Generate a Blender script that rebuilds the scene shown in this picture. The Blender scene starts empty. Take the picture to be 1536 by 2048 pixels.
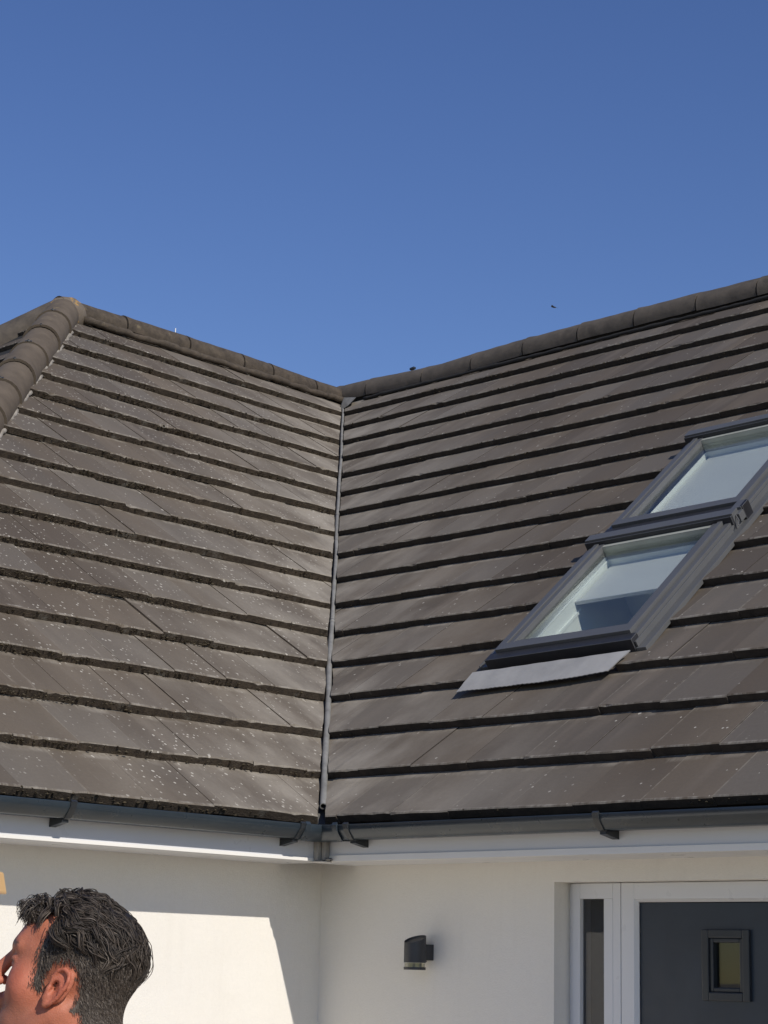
import bpy, bmesh, math, random
import numpy as np
from mathutils import Vector, Matrix, noise
rnd = random.Random(7)
nr = np.random.RandomState(11)
SC = bpy.context.scene
COL = SC.collection
R = math.radians
Z0 = 2.25                      # height of the eaves above the ground; geometry below is written relative to the eaves

# ------------------------------------------------------------------ camera, sky, sun, exposure
def cam_axes(pan, pit, rol):
    f = Vector((math.sin(pan)*math.cos(pit), math.cos(pan)*math.cos(pit), math.sin(pit)))
    r = Vector((math.cos(pan), -math.sin(pan), 0)); u = r.cross(f)
    return r*math.cos(rol)+u*math.sin(rol), u*math.cos(rol)-r*math.sin(rol), f
cr, cu, cf = cam_axes(-.7685, .2281, .0241)
CAM = Vector((5.6740, -5.5552, -.5803))
cam = bpy.data.cameras.new('camera'); co = bpy.data.objects.new('camera', cam); COL.objects.link(co)
M = Matrix((cr, cu, -cf)).transposed().to_4x4(); M.translation = CAM+Vector((0, 0, Z0)); co.matrix_world = M
cam.sensor_fit = 'VERTICAL'; cam.sensor_height = 24; cam.lens = 24*3907.37/2048; cam.clip_end = 2000; cam.clip_start = .05
SC.camera = co

SUN = Vector((1.0, -.262, .74)).normalized()      # towards the sun
elev = math.asin(SUN.z); azim = math.atan2(SUN.x, SUN.y)
w = bpy.data.worlds.new("World"); SC.world = w; w.use_nodes = True
nt = w.node_tree; nt.nodes.clear()
sky = nt.nodes.new('ShaderNodeTexSky'); sky.sky_type = 'NISHITA'; sky.sun_disc = False
sky.sun_elevation = elev; sky.sun_rotation = azim
sky.altitude = 0; sky.air_density = 1.0; sky.dust_density = 0.0; sky.ozone_density = 2.2
hs = nt.nodes.new('ShaderNodeHueSaturation'); hs.inputs['Saturation'].default_value = 1.2; hs.inputs['Hue'].default_value = .517
bg = nt.nodes.new('ShaderNodeBackground'); bg.inputs[1].default_value = .102
wo = nt.nodes.new('ShaderNodeOutputWorld')
nt.links.new(sky.outputs[0], hs.inputs['Color']); nt.links.new(hs.outputs[0], bg.inputs[0]); nt.links.new(bg.outputs[0], wo.inputs[0])
sl = bpy.data.lights.new('sun', 'SUN'); sl.energy = 3.9; sl.angle = R(.53); sl.color = (1, .94, .85)
so = bpy.data.objects.new('sun', sl); COL.objects.link(so); so.location = (8, -4, 14)
so.rotation_euler = (-SUN).to_track_quat('-Z', 'Y').to_euler()
SC.view_settings.view_transform = 'Standard'; SC.view_settings.look = 'None'
SC.view_settings.exposure = 0; SC.view_settings.gamma = 1
try: SC.cycles.max_bounces = 10
except Exception: pass

# ------------------------------------------------------------------ material helpers
class N:
    def __init__(s, name):
        s.m = bpy.data.materials.new(name); s.m.use_nodes = True; s.t = s.m.node_tree
        s.b = s.t.nodes['Principled BSDF']
    def n(s, typ, **kw):
        x = s.t.nodes.new('ShaderNode'+typ)
        for k, v in kw.items():
            if k.startswith('_'): setattr(x, k[1:], v)
            else: x.inputs[k.replace('__', ' ')].default_value = v
        return x
    def l(s, a, b): s.t.links.new(a, b)
    def ramp(s, fac, stops):
        x = s.t.nodes.new('ShaderNodeValToRGB'); e = x.color_ramp.elements
        while len(e) < len(stops): e.new(.5)
        for i, (p, c) in enumerate(stops):
            e[i].position = p; e[i].color = (c, c, c, 1) if isinstance(c, (int, float)) else (*c, 1)
        s.l(fac, x.inputs[0]); return x.outputs[0]
    def mix(s, fac, a, b, bt='MIX'):
        x = s.t.nodes.new('ShaderNodeMix'); x.data_type = 'RGBA'; x.blend_type = bt
        for v, i in ((fac, 0), (a, 6), (b, 7)):
            if isinstance(v, (int, float)): x.inputs[i].default_value = v
            elif isinstance(v, tuple): x.inputs[i].default_value = (*v, 1)
            else: s.l(v, x.inputs[i])
        return x.outputs[2]
    def math(s, op, a, b=0.):
        x = s.t.nodes.new('ShaderNodeMath'); x.operation = op
        for v, i in ((a, 0), (b, 1)):
            if isinstance(v, (int, float)): x.inputs[i].default_value = v
            else: s.l(v, x.inputs[i])
        return x.outputs[0]
    def noise(s, vec, scale, detail=4, rough=.55):
        x = s.n('TexNoise', Scale=scale, Detail=detail, Roughness=rough)
        if vec is not None: s.l(vec, x.inputs['Vector'])
        return x.outputs['Fac']
    def mapped(s, vec, sc=(1, 1, 1), loc=(0, 0, 0), rot=(0, 0, 0)):
        x = s.n('Mapping'); x.inputs['Scale'].default_value = sc; x.inputs['Location'].default_value = loc; x.inputs['Rotation'].default_value = rot
        s.l(vec, x.inputs[0]); return x.outputs[0]
    def bump(s, h, strength=.3, dist=.01):
        x = s.n('Bump', Strength=strength, Distance=dist); s.l(h, x.inputs['Height']); s.l(x.outputs[0], s.b.inputs['Normal'])
    def col(s, c):
        if isinstance(c, tuple): s.b.inputs['Base Color'].default_value = (*c, 1)
        else: s.l(c, s.b.inputs['Base Color'])
    def rough(s, v):
        if isinstance(v, (int, float)): s.b.inputs['Roughness'].default_value = v
        else: s.l(v, s.b.inputs['Roughness'])
def obco(m): return m.n('TexCoord').outputs['Object']

def mat_tile(name, lichen, warm):
    m = N(name)
    uv = m.n('UVMap', _uv_map='UVMap').outputs[0]
    at = m.n('Attribute', _attribute_name='tint'); sep = m.n('SeparateColor'); m.l(at.outputs['Color'], sep.inputs[0])
    tint, val, spot = sep.outputs[0], sep.outputs[1], sep.outputs[2]
    streak = m.noise(m.mapped(uv, (3.0, .6, 1)), 1.0, 3, .4)
    broad = m.noise(m.mapped(uv, (1.6, .45, 1), (7, 3, 0)), 1.0, 3, .5)
    fine = m.noise(uv, 60, 6, .7)
    c = m.mix(m.ramp(streak, [(.34, 0.), (.66, 1.)]), (.100, .079, .058), (.148, .117, .085))
    c = m.mix(m.ramp(broad, [(.46, 0.), (.60, .6)]), c, (.108, .097, .086))       # bluish grey tiles
    c = m.mix(m.ramp(tint, [(0.1, .0), (1., .75)]), c, (.072, .056, .043))
    c = m.mix(m.ramp(spot, [(.80, 0.), (.84, .5)]), c, (.145, .130, .112))
    c = m.mix(m.ramp(m.noise(m.mapped(uv, (5, .6, 1), (2, 9, 0)), 1.0, 3, .5), [(.56, 0.), (.70, .5)]), c, warm)
    edge = m.math('MAXIMUM', m.math('LESS_THAN', at.outputs['Alpha'], .022), m.math('GREATER_THAN', at.outputs['Alpha'], .988))
    je = m.ramp(m.noise(m.mapped(uv, (3, 22, 1)), 1.0, 4, .7), [(.38, 0.), (.58, 1.)])
    c = m.mix(m.math('MULTIPLY', m.math('MULTIPLY', edge, je), m.math('MULTIPLY', m.math('GREATER_THAN', spot, .62), .55)), c, (.27, .24, .19))
    c = m.mix(m.math('MULTIPLY', m.math('MULTIPLY', edge, je), m.math('MULTIPLY', m.math('LESS_THAN', spot, .15), .6)), c, (.045, .038, .033))
    c = m.mix(m.math('MULTIPLY', m.ramp(val, [(0., 1.), (.35, .55), (.75, 0.)]), m.ramp(m.noise(m.mapped(uv, (1.1, .8, 1), (9, 4, 2)), 1.0, 3, .5), [(.35, .15), (.62, .62)])), c, (.180, .155, .122))
    # cement dust and efflorescence beside the valley
    vn = m.noise(m.mapped(uv, (3.6, 1.9, 1), (1, 1, 4)), 1.0, 4, .55)
    vf = m.math('MULTIPLY', m.ramp(val, [(0., 1.), (.07, .70), (.20, .30), (.45, 0.)]), m.ramp(vn, [(.42, 0.08), (.66, .9)]))
    c = m.mix(m.math('MULTIPLY', vf, .9), c, (.36, .325, .27))
    c = m.mix(m.ramp(fine, [(.3, 0.), (.75, .4)]), c, m.mix(.5, c, (.04, .035, .03)))
    # pale scuffs running down the slope
    sc = m.noise(m.mapped(uv, (34, 3.0, 1), (5, 0, 2)), 1.0, 3, .6)
    scm = m.math('MULTIPLY', m.ramp(sc, [(.64, 0.), (.74, 1.)]), m.ramp(m.noise(uv, 2.2, 2), [(.50, 0.), (.60, 1.)]))
    c = m.mix(m.math('MULTIPLY', scm, .45), c, (.32, .285, .235))
    # pale worn rim on the lower edge of every course, dusty strip under the next one
    sx_ = m.n('SeparateXYZ'); m.l(uv, sx_.inputs[0]); fr_ = m.math('FRACT', m.math('ADD', m.math('DIVIDE', sx_.outputs[1], .345), 1.01))
    rimn = m.ramp(m.noise(m.mapped(uv, (16, 3, 1)), 1.0, 5, .75), [(.44, 0.), (.60, 1.)])
    c = m.mix(m.math('MULTIPLY', m.math('MULTIPLY', m.math('LESS_THAN', fr_, .040), rimn), .60), c, (.30, .275, .235))
    du = m.math('MULTIPLY', m.ramp(fr_, [(.86, 0.), (.93, 1.)]), m.ramp(m.noise(m.mapped(uv, (6, 3, 1), (3, 0, 8)), 1.0, 4, .7), [(.46, 0.), (.62, 1.)]))
    c = m.mix(m.math('MULTIPLY', m.math('MULTIPLY', du, m.ramp(val, [(0., 1.), (.9, .15)])), .65), c, (.33, .30, .255))
    # lichen specks
    def specks(scale, size, dens, seed):
        v = m.n('TexVoronoi', Scale=scale); m.l(m.mapped(uv, (1, .8, 1), (seed, seed, 0)), v.inputs['Vector'])
        sp = m.n('SeparateColor'); m.l(v.outputs['Color'], sp.inputs[0])
        r = m.math('MULTIPLY', sp.outputs[1], size)
        d = m.math('LESS_THAN', v.outputs['Distance'], r)
        k = m.math('GREATER_THAN', sp.outputs[0], dens)
        cl = m.ramp(m.noise(m.mapped(uv, (1.3, 1.3, 1), (seed, 0, 1)), 1.5, 3), [(.40, 0.), (.56, 1.)])
        return m.math('MULTIPLY', m.math('MULTIPLY', d, k), cl)
    s1 = specks(52, .30, .48 if lichen else .93, 3.1); s2 = specks(32, .24, .66 if lichen else .96, 8.3)
    c = m.mix(m.math('MULTIPLY', m.math('MAXIMUM', s1, s2), .9), c, (.46, .43, .37))
    m.col(c); m.rough(.82); m.b.inputs['Specular IOR Level'].default_value = .35
    h = m.math('ADD', m.math('MULTIPLY', fine, .5), m.math('MULTIPLY', m.noise(uv, 14, 4), .8))
    m.bump(h, .35, .004)
    return m.m

def mat_rough(name, c1, c2, scale=20, rough=.85, bump=.4, dist=.004, extra=None):
    m = N(name); o = obco(m)
    n = m.noise(o, scale, 6, .65)
    c = m.mix(m.ramp(n, [(.32, 0.), (.68, 1.)]), c1, c2)
    if extra: c = m.mix(m.ramp(m.noise(m.mapped(o, (1, 1, 1), (4, 2, 9)), extra[1], 4, .6), [(extra[2], 0.), (extra[2]+.1, extra[3])]), c, extra[0])
    m.col(c); m.rough(rough)
    if bump: m.bump(m.noise(o, scale*4, 5, .7), bump, dist)
    return m.m

def mat_plain(name, c, rough=.4, metallic=0., var=.12, scale=6, spec=.5, bump=0):
    m = N(name); o = obco(m); n = m.noise(o, scale, 5, .6)
    m.col(m.mix(m.ramp(n, [(.3, 0.), (.7, 1.)]), tuple(x*(1-var) for x in c), tuple(min(1, x*(1+var)) for x in c)))
    m.rough(m.ramp(m.noise(o, scale*3, 3), [(.3, rough*.85), (.7, min(1, rough*1.15))])); m.b.inputs['Metallic'].default_value = metallic
    m.b.inputs['Specular IOR Level'].default_value = spec
    if bump: m.bump(m.noise(o, scale*12, 4), bump, .002)
    return m.m

MT = {}
MT['tile_left'] = mat_tile('concrete_tile_weathered', True, (.190, .160, .128))
MT['tile_right'] = mat_tile('concrete_tile', False, (.185, .152, .120))
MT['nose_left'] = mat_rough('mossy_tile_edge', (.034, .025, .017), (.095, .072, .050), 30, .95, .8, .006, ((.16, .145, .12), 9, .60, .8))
MT['nose_right'] = mat_rough('grimy_shaded_tile_edge', (.020, .016, .013), (.046, .036, .029), 20, .95, .6, .004, ((.12, .11, .10), 12, .70, .6))  # grime plus the shade of the unlit front edges, put into the colour
MT['moss'] = mat_rough('moss', (.030, .023, .013), (.085, .066, .038), 60, 1, .6, .003)
MT['ridge'] = mat_rough('ridge_concrete', (.060, .050, .041), (.110, .091, .072), 9, .88, .5, .003, ((.045, .038, .030), 4, .58, .6))
MT['ridge_old'] = mat_rough('old_ridge_concrete', (.038, .029, .021), (.092, .071, .050), 16, .92, .9, .006, ((.16, .13, .08), 11, .62, .8))
MT['hip'] = mat_rough('hip_concrete', (.082, .063, .044), (.128, .100, .071), 7, .88, .5, .003, ((.24, .19, .10), 11, .66, .7))
MT['apex'] = mat_rough('lichened_mortar', (.12, .095, .07), (.16, .13, .10), 9, .9, .5, .004, ((.42, .24, .06), 19, .55, .8))
MT['mortar'] = mat_rough('mortar', (.20, .18, .15), (.34, .31, .27), 18, .95, .6, .006, ((.06, .05, .04), 8, .55, .7))
MT['valley'] = mat_plain('valley_grp', (.20, .195, .18), .6, 0, .25, 12)
MT['valley_dark'] = mat_plain('valley_trough_dark', (.10, .096, .09), .6, 0, .2, 10)
MT['void'] = mat_plain('dark_underlay_and_gaps', (.015, .014, .013), .95, 0, .1)
m = N('render_white'); o = obco(m)
c = m.mix(m.ramp(m.noise(o, 1.3, 4), [(.3, 0.), (.7, 1.)]), (.75, .72, .66), (.79, .76, .705))
c = m.mix(m.ramp(m.noise(m.mapped(o, (14, 14, 1.2)), 1, 4), [(.58, 0.), (.8, .14)]), c, (.55, .52, .46))
c = m.mix(m.ramp(m.noise(o, 70, 4, .7), [(.35, 0.), (.75, .10)]), c, (.5, .47, .41))
m.col(c); m.rough(.9); m.bump(m.math('ADD', m.noise(o, 150, 5, .75), m.math('MULTIPLY', m.noise(o, 9, 3), 1.5)), .5, .004); MT['wall'] = m.m
MT['fascia'] = mat_plain('fascia_pvc', (.66, .66, .67), .32, 0, .02, 3)
MT['fascia_lit_lip'] = mat_plain('fascia_lit_lip_pvc', (.80, .78, .74), .35, 0, .03, 3)  # lighter lip: bright strip below the gutter's shadow, put into the colour
MT['trim'] = mat_rough('stained_corner_trim', (.26, .24, .21), (.40, .38, .35), 12, .6, .2, .002, ((.10, .065, .04), 22, .6, .8))
MT['gutter'] = mat_plain('gutter_anthracite', (.027, .037, .046), .30, 0, .12, 5)
MT['bracket'] = mat_plain('gutter_bracket', (.022, .025, .028), .4, 0, .1, 8)
MT['upvc'] = mat_plain('door_frame_upvc', (.68, .685, .70), .3, 0, .0, 3)
MT['door'] = mat_plain('door_slate_blue', (.020, .030, .046), .38, 0, .15, 5, .5, .15)
MT['doordark'] = mat_plain('door_cassette', (.020, .025, .032), .35, 0, .1, 5)
MT['lamp'] = mat_plain('lamp_graphite', (.032, .033, .038), .45, 0, .1, 20)
MT['clad'] = mat_plain('skylight_cladding', (.102, .104, .106), .42, .1, .05, 4)
MT['clad_dark'] = mat_plain('skylight_cladding_dark', (.030, .031, .036), .45, .2, .12, 9)
MT['gasket'] = mat_plain('gasket', (.012, .012, .014), .5)
MT['lead'] = mat_rough('flashing_apron', (.27, .265, .255), (.37, .362, .345), 5, .6, .35, .004)
MT['reveal'] = mat_plain('white_pine_paint', (.85, .87, .82), .5, 0, .02)
MT['blind'] = mat_plain('blind_fabric', (.72, .72, .70), .9, 0, .03, 3)
MT['room'] = mat_plain('room_interior', (.13, .15, .19), .9, 0, .05)
MT['sealer'] = mat_plain('frame_seal', (.32, .33, .29), .6)
MT['screw'] = mat_plain('screw_metal', (.6, .6, .58), .35, .6)
MT['orange'] = mat_plain('ladder_fibreglass', (.80, .50, .22), .5, 0, .08)
MT['alu'] = mat_plain('ladder_aluminium', (.6, .6, .6), .35, .9, .05)
MT['bird'] = mat_plain('bird_feathers', (.02, .02, .022), .8)
def mat_glass(name, tr, ior=1.5, thin=True):
    m = N(name); t = m.t; t.nodes.remove(m.b)
    out = t.nodes['Material Output']
    lw_ = m.n('LayerWeight', Blend=.5); g = m.n('BsdfGlossy', Roughness=.015); tr_ = m.n('BsdfTransparent'); tr_.inputs[0].default_value = (*tr, 1)
    o = m.n('TexCoord').outputs['Object']; b = m.n('Bump', Strength=.02, Distance=.01); m.l(m.noise(o, 3, 2), b.inputs['Height']); m.l(b.outputs[0], g.inputs['Normal'])
    x = m.n('MixShader'); fm = m.math('ADD', m.math('MULTIPLY', m.math('POWER', lw_.outputs['Facing'], 4.5), .8), .055)
    m.l(fm, x.inputs[0]); m.l(tr_.outputs[0], x.inputs[1]); m.l(g.outputs[0], x.inputs[2]); m.l(x.outputs[0], out.inputs[0])
    return m.m
MT['glass'] = mat_glass('window_glass', (.88, .905, .90))
MT['glass_dark'] = mat_glass('privacy_glass', (.55, .56, .58))
MT['lamp_glass'] = mat_glass('lamp_glass', (.75, .75, .68))

# ------------------------------------------------------------------ object helpers (all coordinates relative to the eaves corner)
WL = {}
def lab(o, label=None, cat=None, group=None, kind=None):
    for k, v in (('label', label), ('category', cat), ('group', group), ('kind', kind)):
        if v: o[k] = v
    return o
def empty(name, loc, **kw):
    o = bpy.data.objects.new(name, None); COL.objects.link(o); o.empty_display_size = .2
    o.location = (loc[0], loc[1], loc[2]+Z0); WL[o] = Vector(loc); lab(o, **kw); return o
def finish(name, me, parent=None, origin=None, mats=(), smooth=False, **kw):
    o = bpy.data.objects.new(name, me); COL.objects.link(o)
    for m_ in mats: me.materials.append(m_)
    base = WL[parent] if parent else Vector((0, 0, -Z0))
    org = Vector(origin) if origin is not None else (base.copy())
    me.transform(Matrix.Translation(-org))
    o.location = org-base if parent else org+Vector((0, 0, Z0))
    if parent: o.parent = parent
    WL[o] = org
    if smooth:
        me.polygons.foreach_set('use_smooth', [True]*len(me.polygons))
    lab(o, **kw); return o
class MB:
    def __init__(s): s.v = []; s.f = []; s.mi = []
    def add(s, vs, fs, mi=0):
        b = len(s.v); s.v += [tuple(v) for v in vs]
        for f in fs: s.f.append(tuple(b+i for i in f)); s.mi.append(mi)
    def hexa(s, p, mi=0):     # 8 points: bottom 0-3, top 4-7
        s.add(p, [(3, 2, 1, 0), (4, 5, 6, 7), (0, 1, 5, 4), (1, 2, 6, 5), (2, 3, 7, 6), (3, 0, 4, 7)], mi)
    def box(s, a, b, mi=0, fr=None):
        x0, y0, z0 = a; x1, y1, z1 = b
        p = [(x0, y0, z0), (x1, y0, z0), (x1, y1, z0), (x0, y1, z0), (x0, y0, z1), (x1, y0, z1), (x1, y1, z1), (x0, y1, z1)]
        if fr: p = [fr(*q) for q in p]
        s.hexa(p, mi)
    def tube(s, pts, rad, seg=12, mi=0, cap=True, squash=None):
        pts = [Vector(p) for p in pts]; rings = []; up = None
        for i, p in enumerate(pts):
            d = (pts[min(i+1, len(pts)-1)]-pts[max(i-1, 0)]).normalized()
            if up is None:
                up = Vector((0, 0, 1)) if abs(d.z) < .9 else Vector((1, 0, 0))
            x = d.cross(up).normalized(); y = x.cross(d).normalized(); up = y
            r = rad[i] if isinstance(rad, (list, tuple)) else rad
            rings.append([p+x*r*math.cos(2*math.pi*k/seg)+y*r*math.sin(2*math.pi*k/seg) for k in range(seg)])
        vs = [v for r_ in rings for v in r_]; fs = []
        for i in range(len(rings)-1):
            for k in range(seg):
                fs.append((i*seg+k, i*seg+(k+1) % seg, (i+1)*seg+(k+1) % seg, (i+1)*seg+k))
        if cap: fs += [tuple(range(seg))[::-1], tuple((len(rings)-1)*seg+k for k in range(seg))]
        s.add(vs, fs, mi)
    def ellipsoid(s, c, r, seg=12, rings=8, mi=0, mat=None):
        vs = []; fs = []
        for i in range(rings+1):
            th = math.pi*i/rings
            for k in range(seg):
                ph = 2*math.pi*k/seg
                q = Vector((r[0]*math.sin(th)*math.cos(ph), r[1]*math.sin(th)*math.sin(ph), r[2]*math.cos(th)))
                if mat: q = mat @ q
                vs.append(q+Vector(c))
        for i in range(rings):
            for k in range(seg):
                fs.append((i*seg+k, (i+1)*seg+k, (i+1)*seg+(k+1) % seg, i*seg+(k+1) % seg))
        s.add(vs, fs, mi)
    def prism(s, prof, a, b, fr, mi=0, cap=True):   # closed profile swept from a to b: fr(t, p, q)
        n = len(prof); vs = [fr(a, *q) for q in prof]+[fr(b, *q) for q in prof]
        fs = [(i, (i+1) % n, n+(i+1) % n, n+i) for i in range(n)]
        if cap: fs += [tuple(range(n))[::-1], tuple(range(n, 2*n))]
        s.add(vs, fs, mi)
    def mesh(s, name, weld=False, bevel=0):
        me = bpy.data.meshes.new(name); me.from_pydata(s.v, [], s.f); me.polygons.foreach_set('material_index', s.mi); me.update()
        bm = bmesh.new(); bm.from_mesh(me)
        if weld: bmesh.ops.remove_doubles(bm, verts=bm.verts, dist=1e-4)
        if bevel:
            bmesh.ops.bevel(bm, geom=[e for e in bm.edges if len(e.link_faces) == 2 and e.calc_face_angle(0) > .6], offset=bevel, segments=2, affect='EDGES', profile=.6)
        bmesh.ops.recalc_face_normals(bm, faces=bm.faces); bm.to_mesh(me); bm.free(); return me
    def build(s, name, mat, parent=None, origin=None, smooth=False, bevel=0, weld=False, **kw):
        mats = mat if isinstance(mat, (list, tuple)) else [mat]
        return finish(name, s.mesh(name, weld, bevel), parent, origin, mats, smooth, **kw)

# ------------------------------------------------------------------ the roof geometry
G = .345; P_ = .6732; c_, s_ = math.cos(P_), math.sin(P_)
W_ = 4.65; ZR = 3.66; NROW = 17
HX, HY = 0.0, -2.60              # eaves corner of the wing's hip
def PRt(u, v, h=0): return (u, v*c_-h*s_, v*s_+h*c_)              # right slope, u along +X
def PLf(u, v, h=0): return (-v*c_+h*s_, u, v*s_+h*c_)             # left slope (faces +X), u along +Y
run = 1.96-HY; ph_ = math.atan2(W_*s_/c_, run); ch, sh = math.cos(ph_), math.sin(ph_)
def PHp(u, v, h=0): return (u, HY+v*ch-h*sh, v*sh+h*ch)           # hip end (faces -Y)

ground = MB(); ground.add([(-300, -300, -Z0), (300, -300, -Z0), (300, 300, -Z0), (-300, 300, -Z0)], [(0, 1, 2, 3)])
mg = N('paving_gravel'); o = obco(mg)
cg = mg.mix(mg.ramp(mg.noise(o, 30, 6, .7), [(.3, 0.), (.7, 1.)]), (.36, .32, .26), (.52, .47, .39))
cg = mg.mix(mg.ramp(mg.noise(o, .5, 4), [(.4, 0.), (.6, .4)]), cg, (.40, .35, .28)); mg.col(cg); mg.rough(.95); mg.bump(mg.noise(o, 60, 5), .6, .01)
finish('ground', ground.mesh('ground'), None, (0, 0, -Z0), [mg.m], kind='structure')

house = empty('bungalow', (0, 0, -Z0), label='white rendered bungalow with brown-grey tiled roof meeting in a valley', cat='house')

def tiles(name, PF, ua, ub, phase, clips, matset, holes=(), umin=-99, umax=99, nrow=NROW, jit=1.0, valf=None, rows=None, detail=True):
    """one course after another of flat interlocking tiles; every tile is its own slab with a rough front edge"""
    verts = []; faces = []; mi = []; uvs = []; cols = []
    TW = .30
    for n in range(nrow):
        v0 = n*G; hs_ = -(v0+.17-1.105)*.05 if holes else 0; off = (n % 2)*TW/2+phase
        a = ua(v0) - .3; b = ub(v0) + .3
        k0 = math.floor((a-off)/TW); k1 = math.ceil((b-off)/TW)
        rowj = rnd.uniform(-.003, .003)*jit
        for k in range(k0, k1):
            u0 = off+k*TW; u1 = u0+TW-.0002
            segs = [(u0, u1)]
            for (hu0, hu1, hv0, hv1) in holes:
                hu0 += hs_; hu1 += hs_
                if hv0 < v0+.24 and v0+.05 < hv1:
                    ns = []
                    for (x0, x1) in segs:
                        if x1 <= hu0 or x0 >= hu1: ns.append((x0, x1)); continue
                        if x0 < hu0-.02: ns.append((x0, hu0))
                        if x1 > hu1+.02: ns.append((hu1, x1))
                    segs = ns
            tv = rnd.random(); tr = rnd.random(); hj = rnd.uniform(-.0018, .0024)*jit; tw = rnd.uniform(-.0014, .0014)*jit; dv = rnd.uniform(-.0045, .0045)*jit+rowj
            for (x0, x1) in segs:
                ns_ = max(2, int((x1-x0)/.03)) if detail else 1
                T = .042 if jit > 1 else .039; L = G+.06
                base = len(verts)
                for i in range(ns_+1):
                    t = i/ns_; u = x0+(x1-x0)*t
                    wob = noise.noise(Vector((u*9, n*3.1, 5)))*.0032*jit
                    ch_ = noise.noise(Vector((u*31, n*7.7, 2)))
                    chip = max(0, ch_-.22)*.014*jit
                    tt = (u-u0)/TW
                    h = hj+tw*(tt-.5)*2
                    vf = v0+dv+wob
                    pts = [(u, vf+.003, h-T), (u, vf+chip*.3, h-.004-chip), (u, vf+.005+chip, h), (u, vf+L, h-T*(L/G)*1.0)]
                    for (uu, vv, hh) in pts:
                        verts.append(PF(uu, vv, hh)); uvs.append((uu, vv))
                        cols.append((tv, min(1, (valf(uu, vv) if valf else 3)/3), tr, min(1, max(0, (uu-u0)/TW))))
                for i in range(ns_):
                    q = base+i*4
                    faces.append((q+1, q+5, q+6, q+2)); mi.append(0)
                    faces.append((q+2, q+6, q+7, q+3)); mi.append(0)
                    faces.append((q, q+4, q+5, q+1)); mi.append(1)
                    faces.append((q+3, q+7, q+4, q)); mi.append(2)
                faces.append((base, base+1, base+2, base+3)); mi.append(1)
                e = base+ns_*4; faces.append((e+3, e+2, e+1, e)); mi.append(1)
    me = bpy.data.meshes.new(name); me.from_pydata(verts, [], faces)
    me.polygons.foreach_set('material_index', mi)
    ul = me.uv_layers.new(name='UVMap'); ca = me.color_attributes.new('tint', 'FLOAT_COLOR', 'POINT')
    li = np.zeros(len(me.loops), dtype=np.int32); me.loops.foreach_get('vertex_index', li)
    ul.data.foreach_set('uv', np.array(uvs, dtype=np.float32)[li].ravel())
    ca.data.foreach_set('color', np.array(cols, dtype=np.float32).ravel())
    bm = bmesh.new(); bm.from_mesh(me)
    for (pc, pn) in clips:
        g = list(bm.verts)+list(bm.edges)+list(bm.faces)
        r_ = bmesh.ops.bisect_plane(bm, geom=g, dist=1e-5, plane_co=pc, plane_no=pn, clear_outer=True)
        ed = [e for e in r_['geom_cut'] if isinstance(e, bmesh.types.BMEdge) and e.is_boundary]
        if ed:
            fl = bmesh.ops.holes_fill(bm, edges=ed, sides=0)
            for f_ in fl['faces']: f_.material_index = 1
    if valf:
        for v in bm.verts:        # the cut tiles stop unevenly at the valley
            dd = v.co.x+v.co.y
            if abs(dd) < .04:
                k_ = noise.noise(Vector((v.co.z*6, PF(1, 0)[0]*5, 1)))*.010+noise.noise(Vector((v.co.z*30, 0, 4)))*.006
                v.co.x += k_ if PF(1, 0)[0] < .5 else 0; v.co.y += k_ if PF(1, 0)[0] > .5 else 0
    bm.to_mesh(me); bm.free()
    return me, matset

skyl = (.165, .860, 1.23, 3.30)           # footprint of the pair of skylights on the right slope (u0,u1,v0,v1)
VG = .023                                  # half width of the open valley each side
rs = Vector((1, -1, 0)).normalized()
valR = lambda u, v: max(0, (u+v*c_))*.8
valL = lambda u, v: max(0, (v*c_-u))*.8
XE = 7.0
vtop = lambda n: n
meR, _ = tiles('roof_slope', PRt, lambda v: -v*c_-.4, lambda v: XE, .075,
               [((VG*.7, 0, 0), (-1, -1, 0)), ((0, 4.60, 0), (0, 1, 0))], None, holes=[skyl], valf=valR)
roofR = finish('roof_slope', meR, house, (3, 2.3, 0), [MT['tile_right'], MT['nose_right'], MT['void']], label='right-hand roof slope with clean dark course lines and two skylights')
meL, _ = tiles('roof_slope', PLf, lambda v: -2.8, lambda v: v*c_+.4, .02,
               [((-VG*1.15, 0, 0), (1, 1, 0)), ((HX, HY, 0), (-.0, 0, 0)) if False else ((-4.60, 0, 0), (-1, 0, 0)),
                ((0, HY, 0), (-(1.96-HY), -W_, 0))], None, valf=valL, jit=1.5)
roofL = finish('roof_slope', meL, house, (-2.3, 0, 0), [MT['tile_left'], MT['nose_left'], MT['void']], label='left-hand roof slope speckled with white lichen, mossy course edges')
meH, _ = tiles('roof_slope', PHp, lambda v: -2*W_, lambda v: 0, .1,
               [((0, HY, 0), ((1.96-HY), W_, 0)), ((-2*W_, HY, 0), (-(1.96-HY), W_, 0)), ((0, 1.95, 0), (0, 1, 0))], None, nrow=18, valf=None)
roofH = finish('roof_slope', meH, house, (-W_, 0, 0), [MT['tile_left'], MT['nose_right'], MT['void']], label='hip end slope of the left wing')
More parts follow.
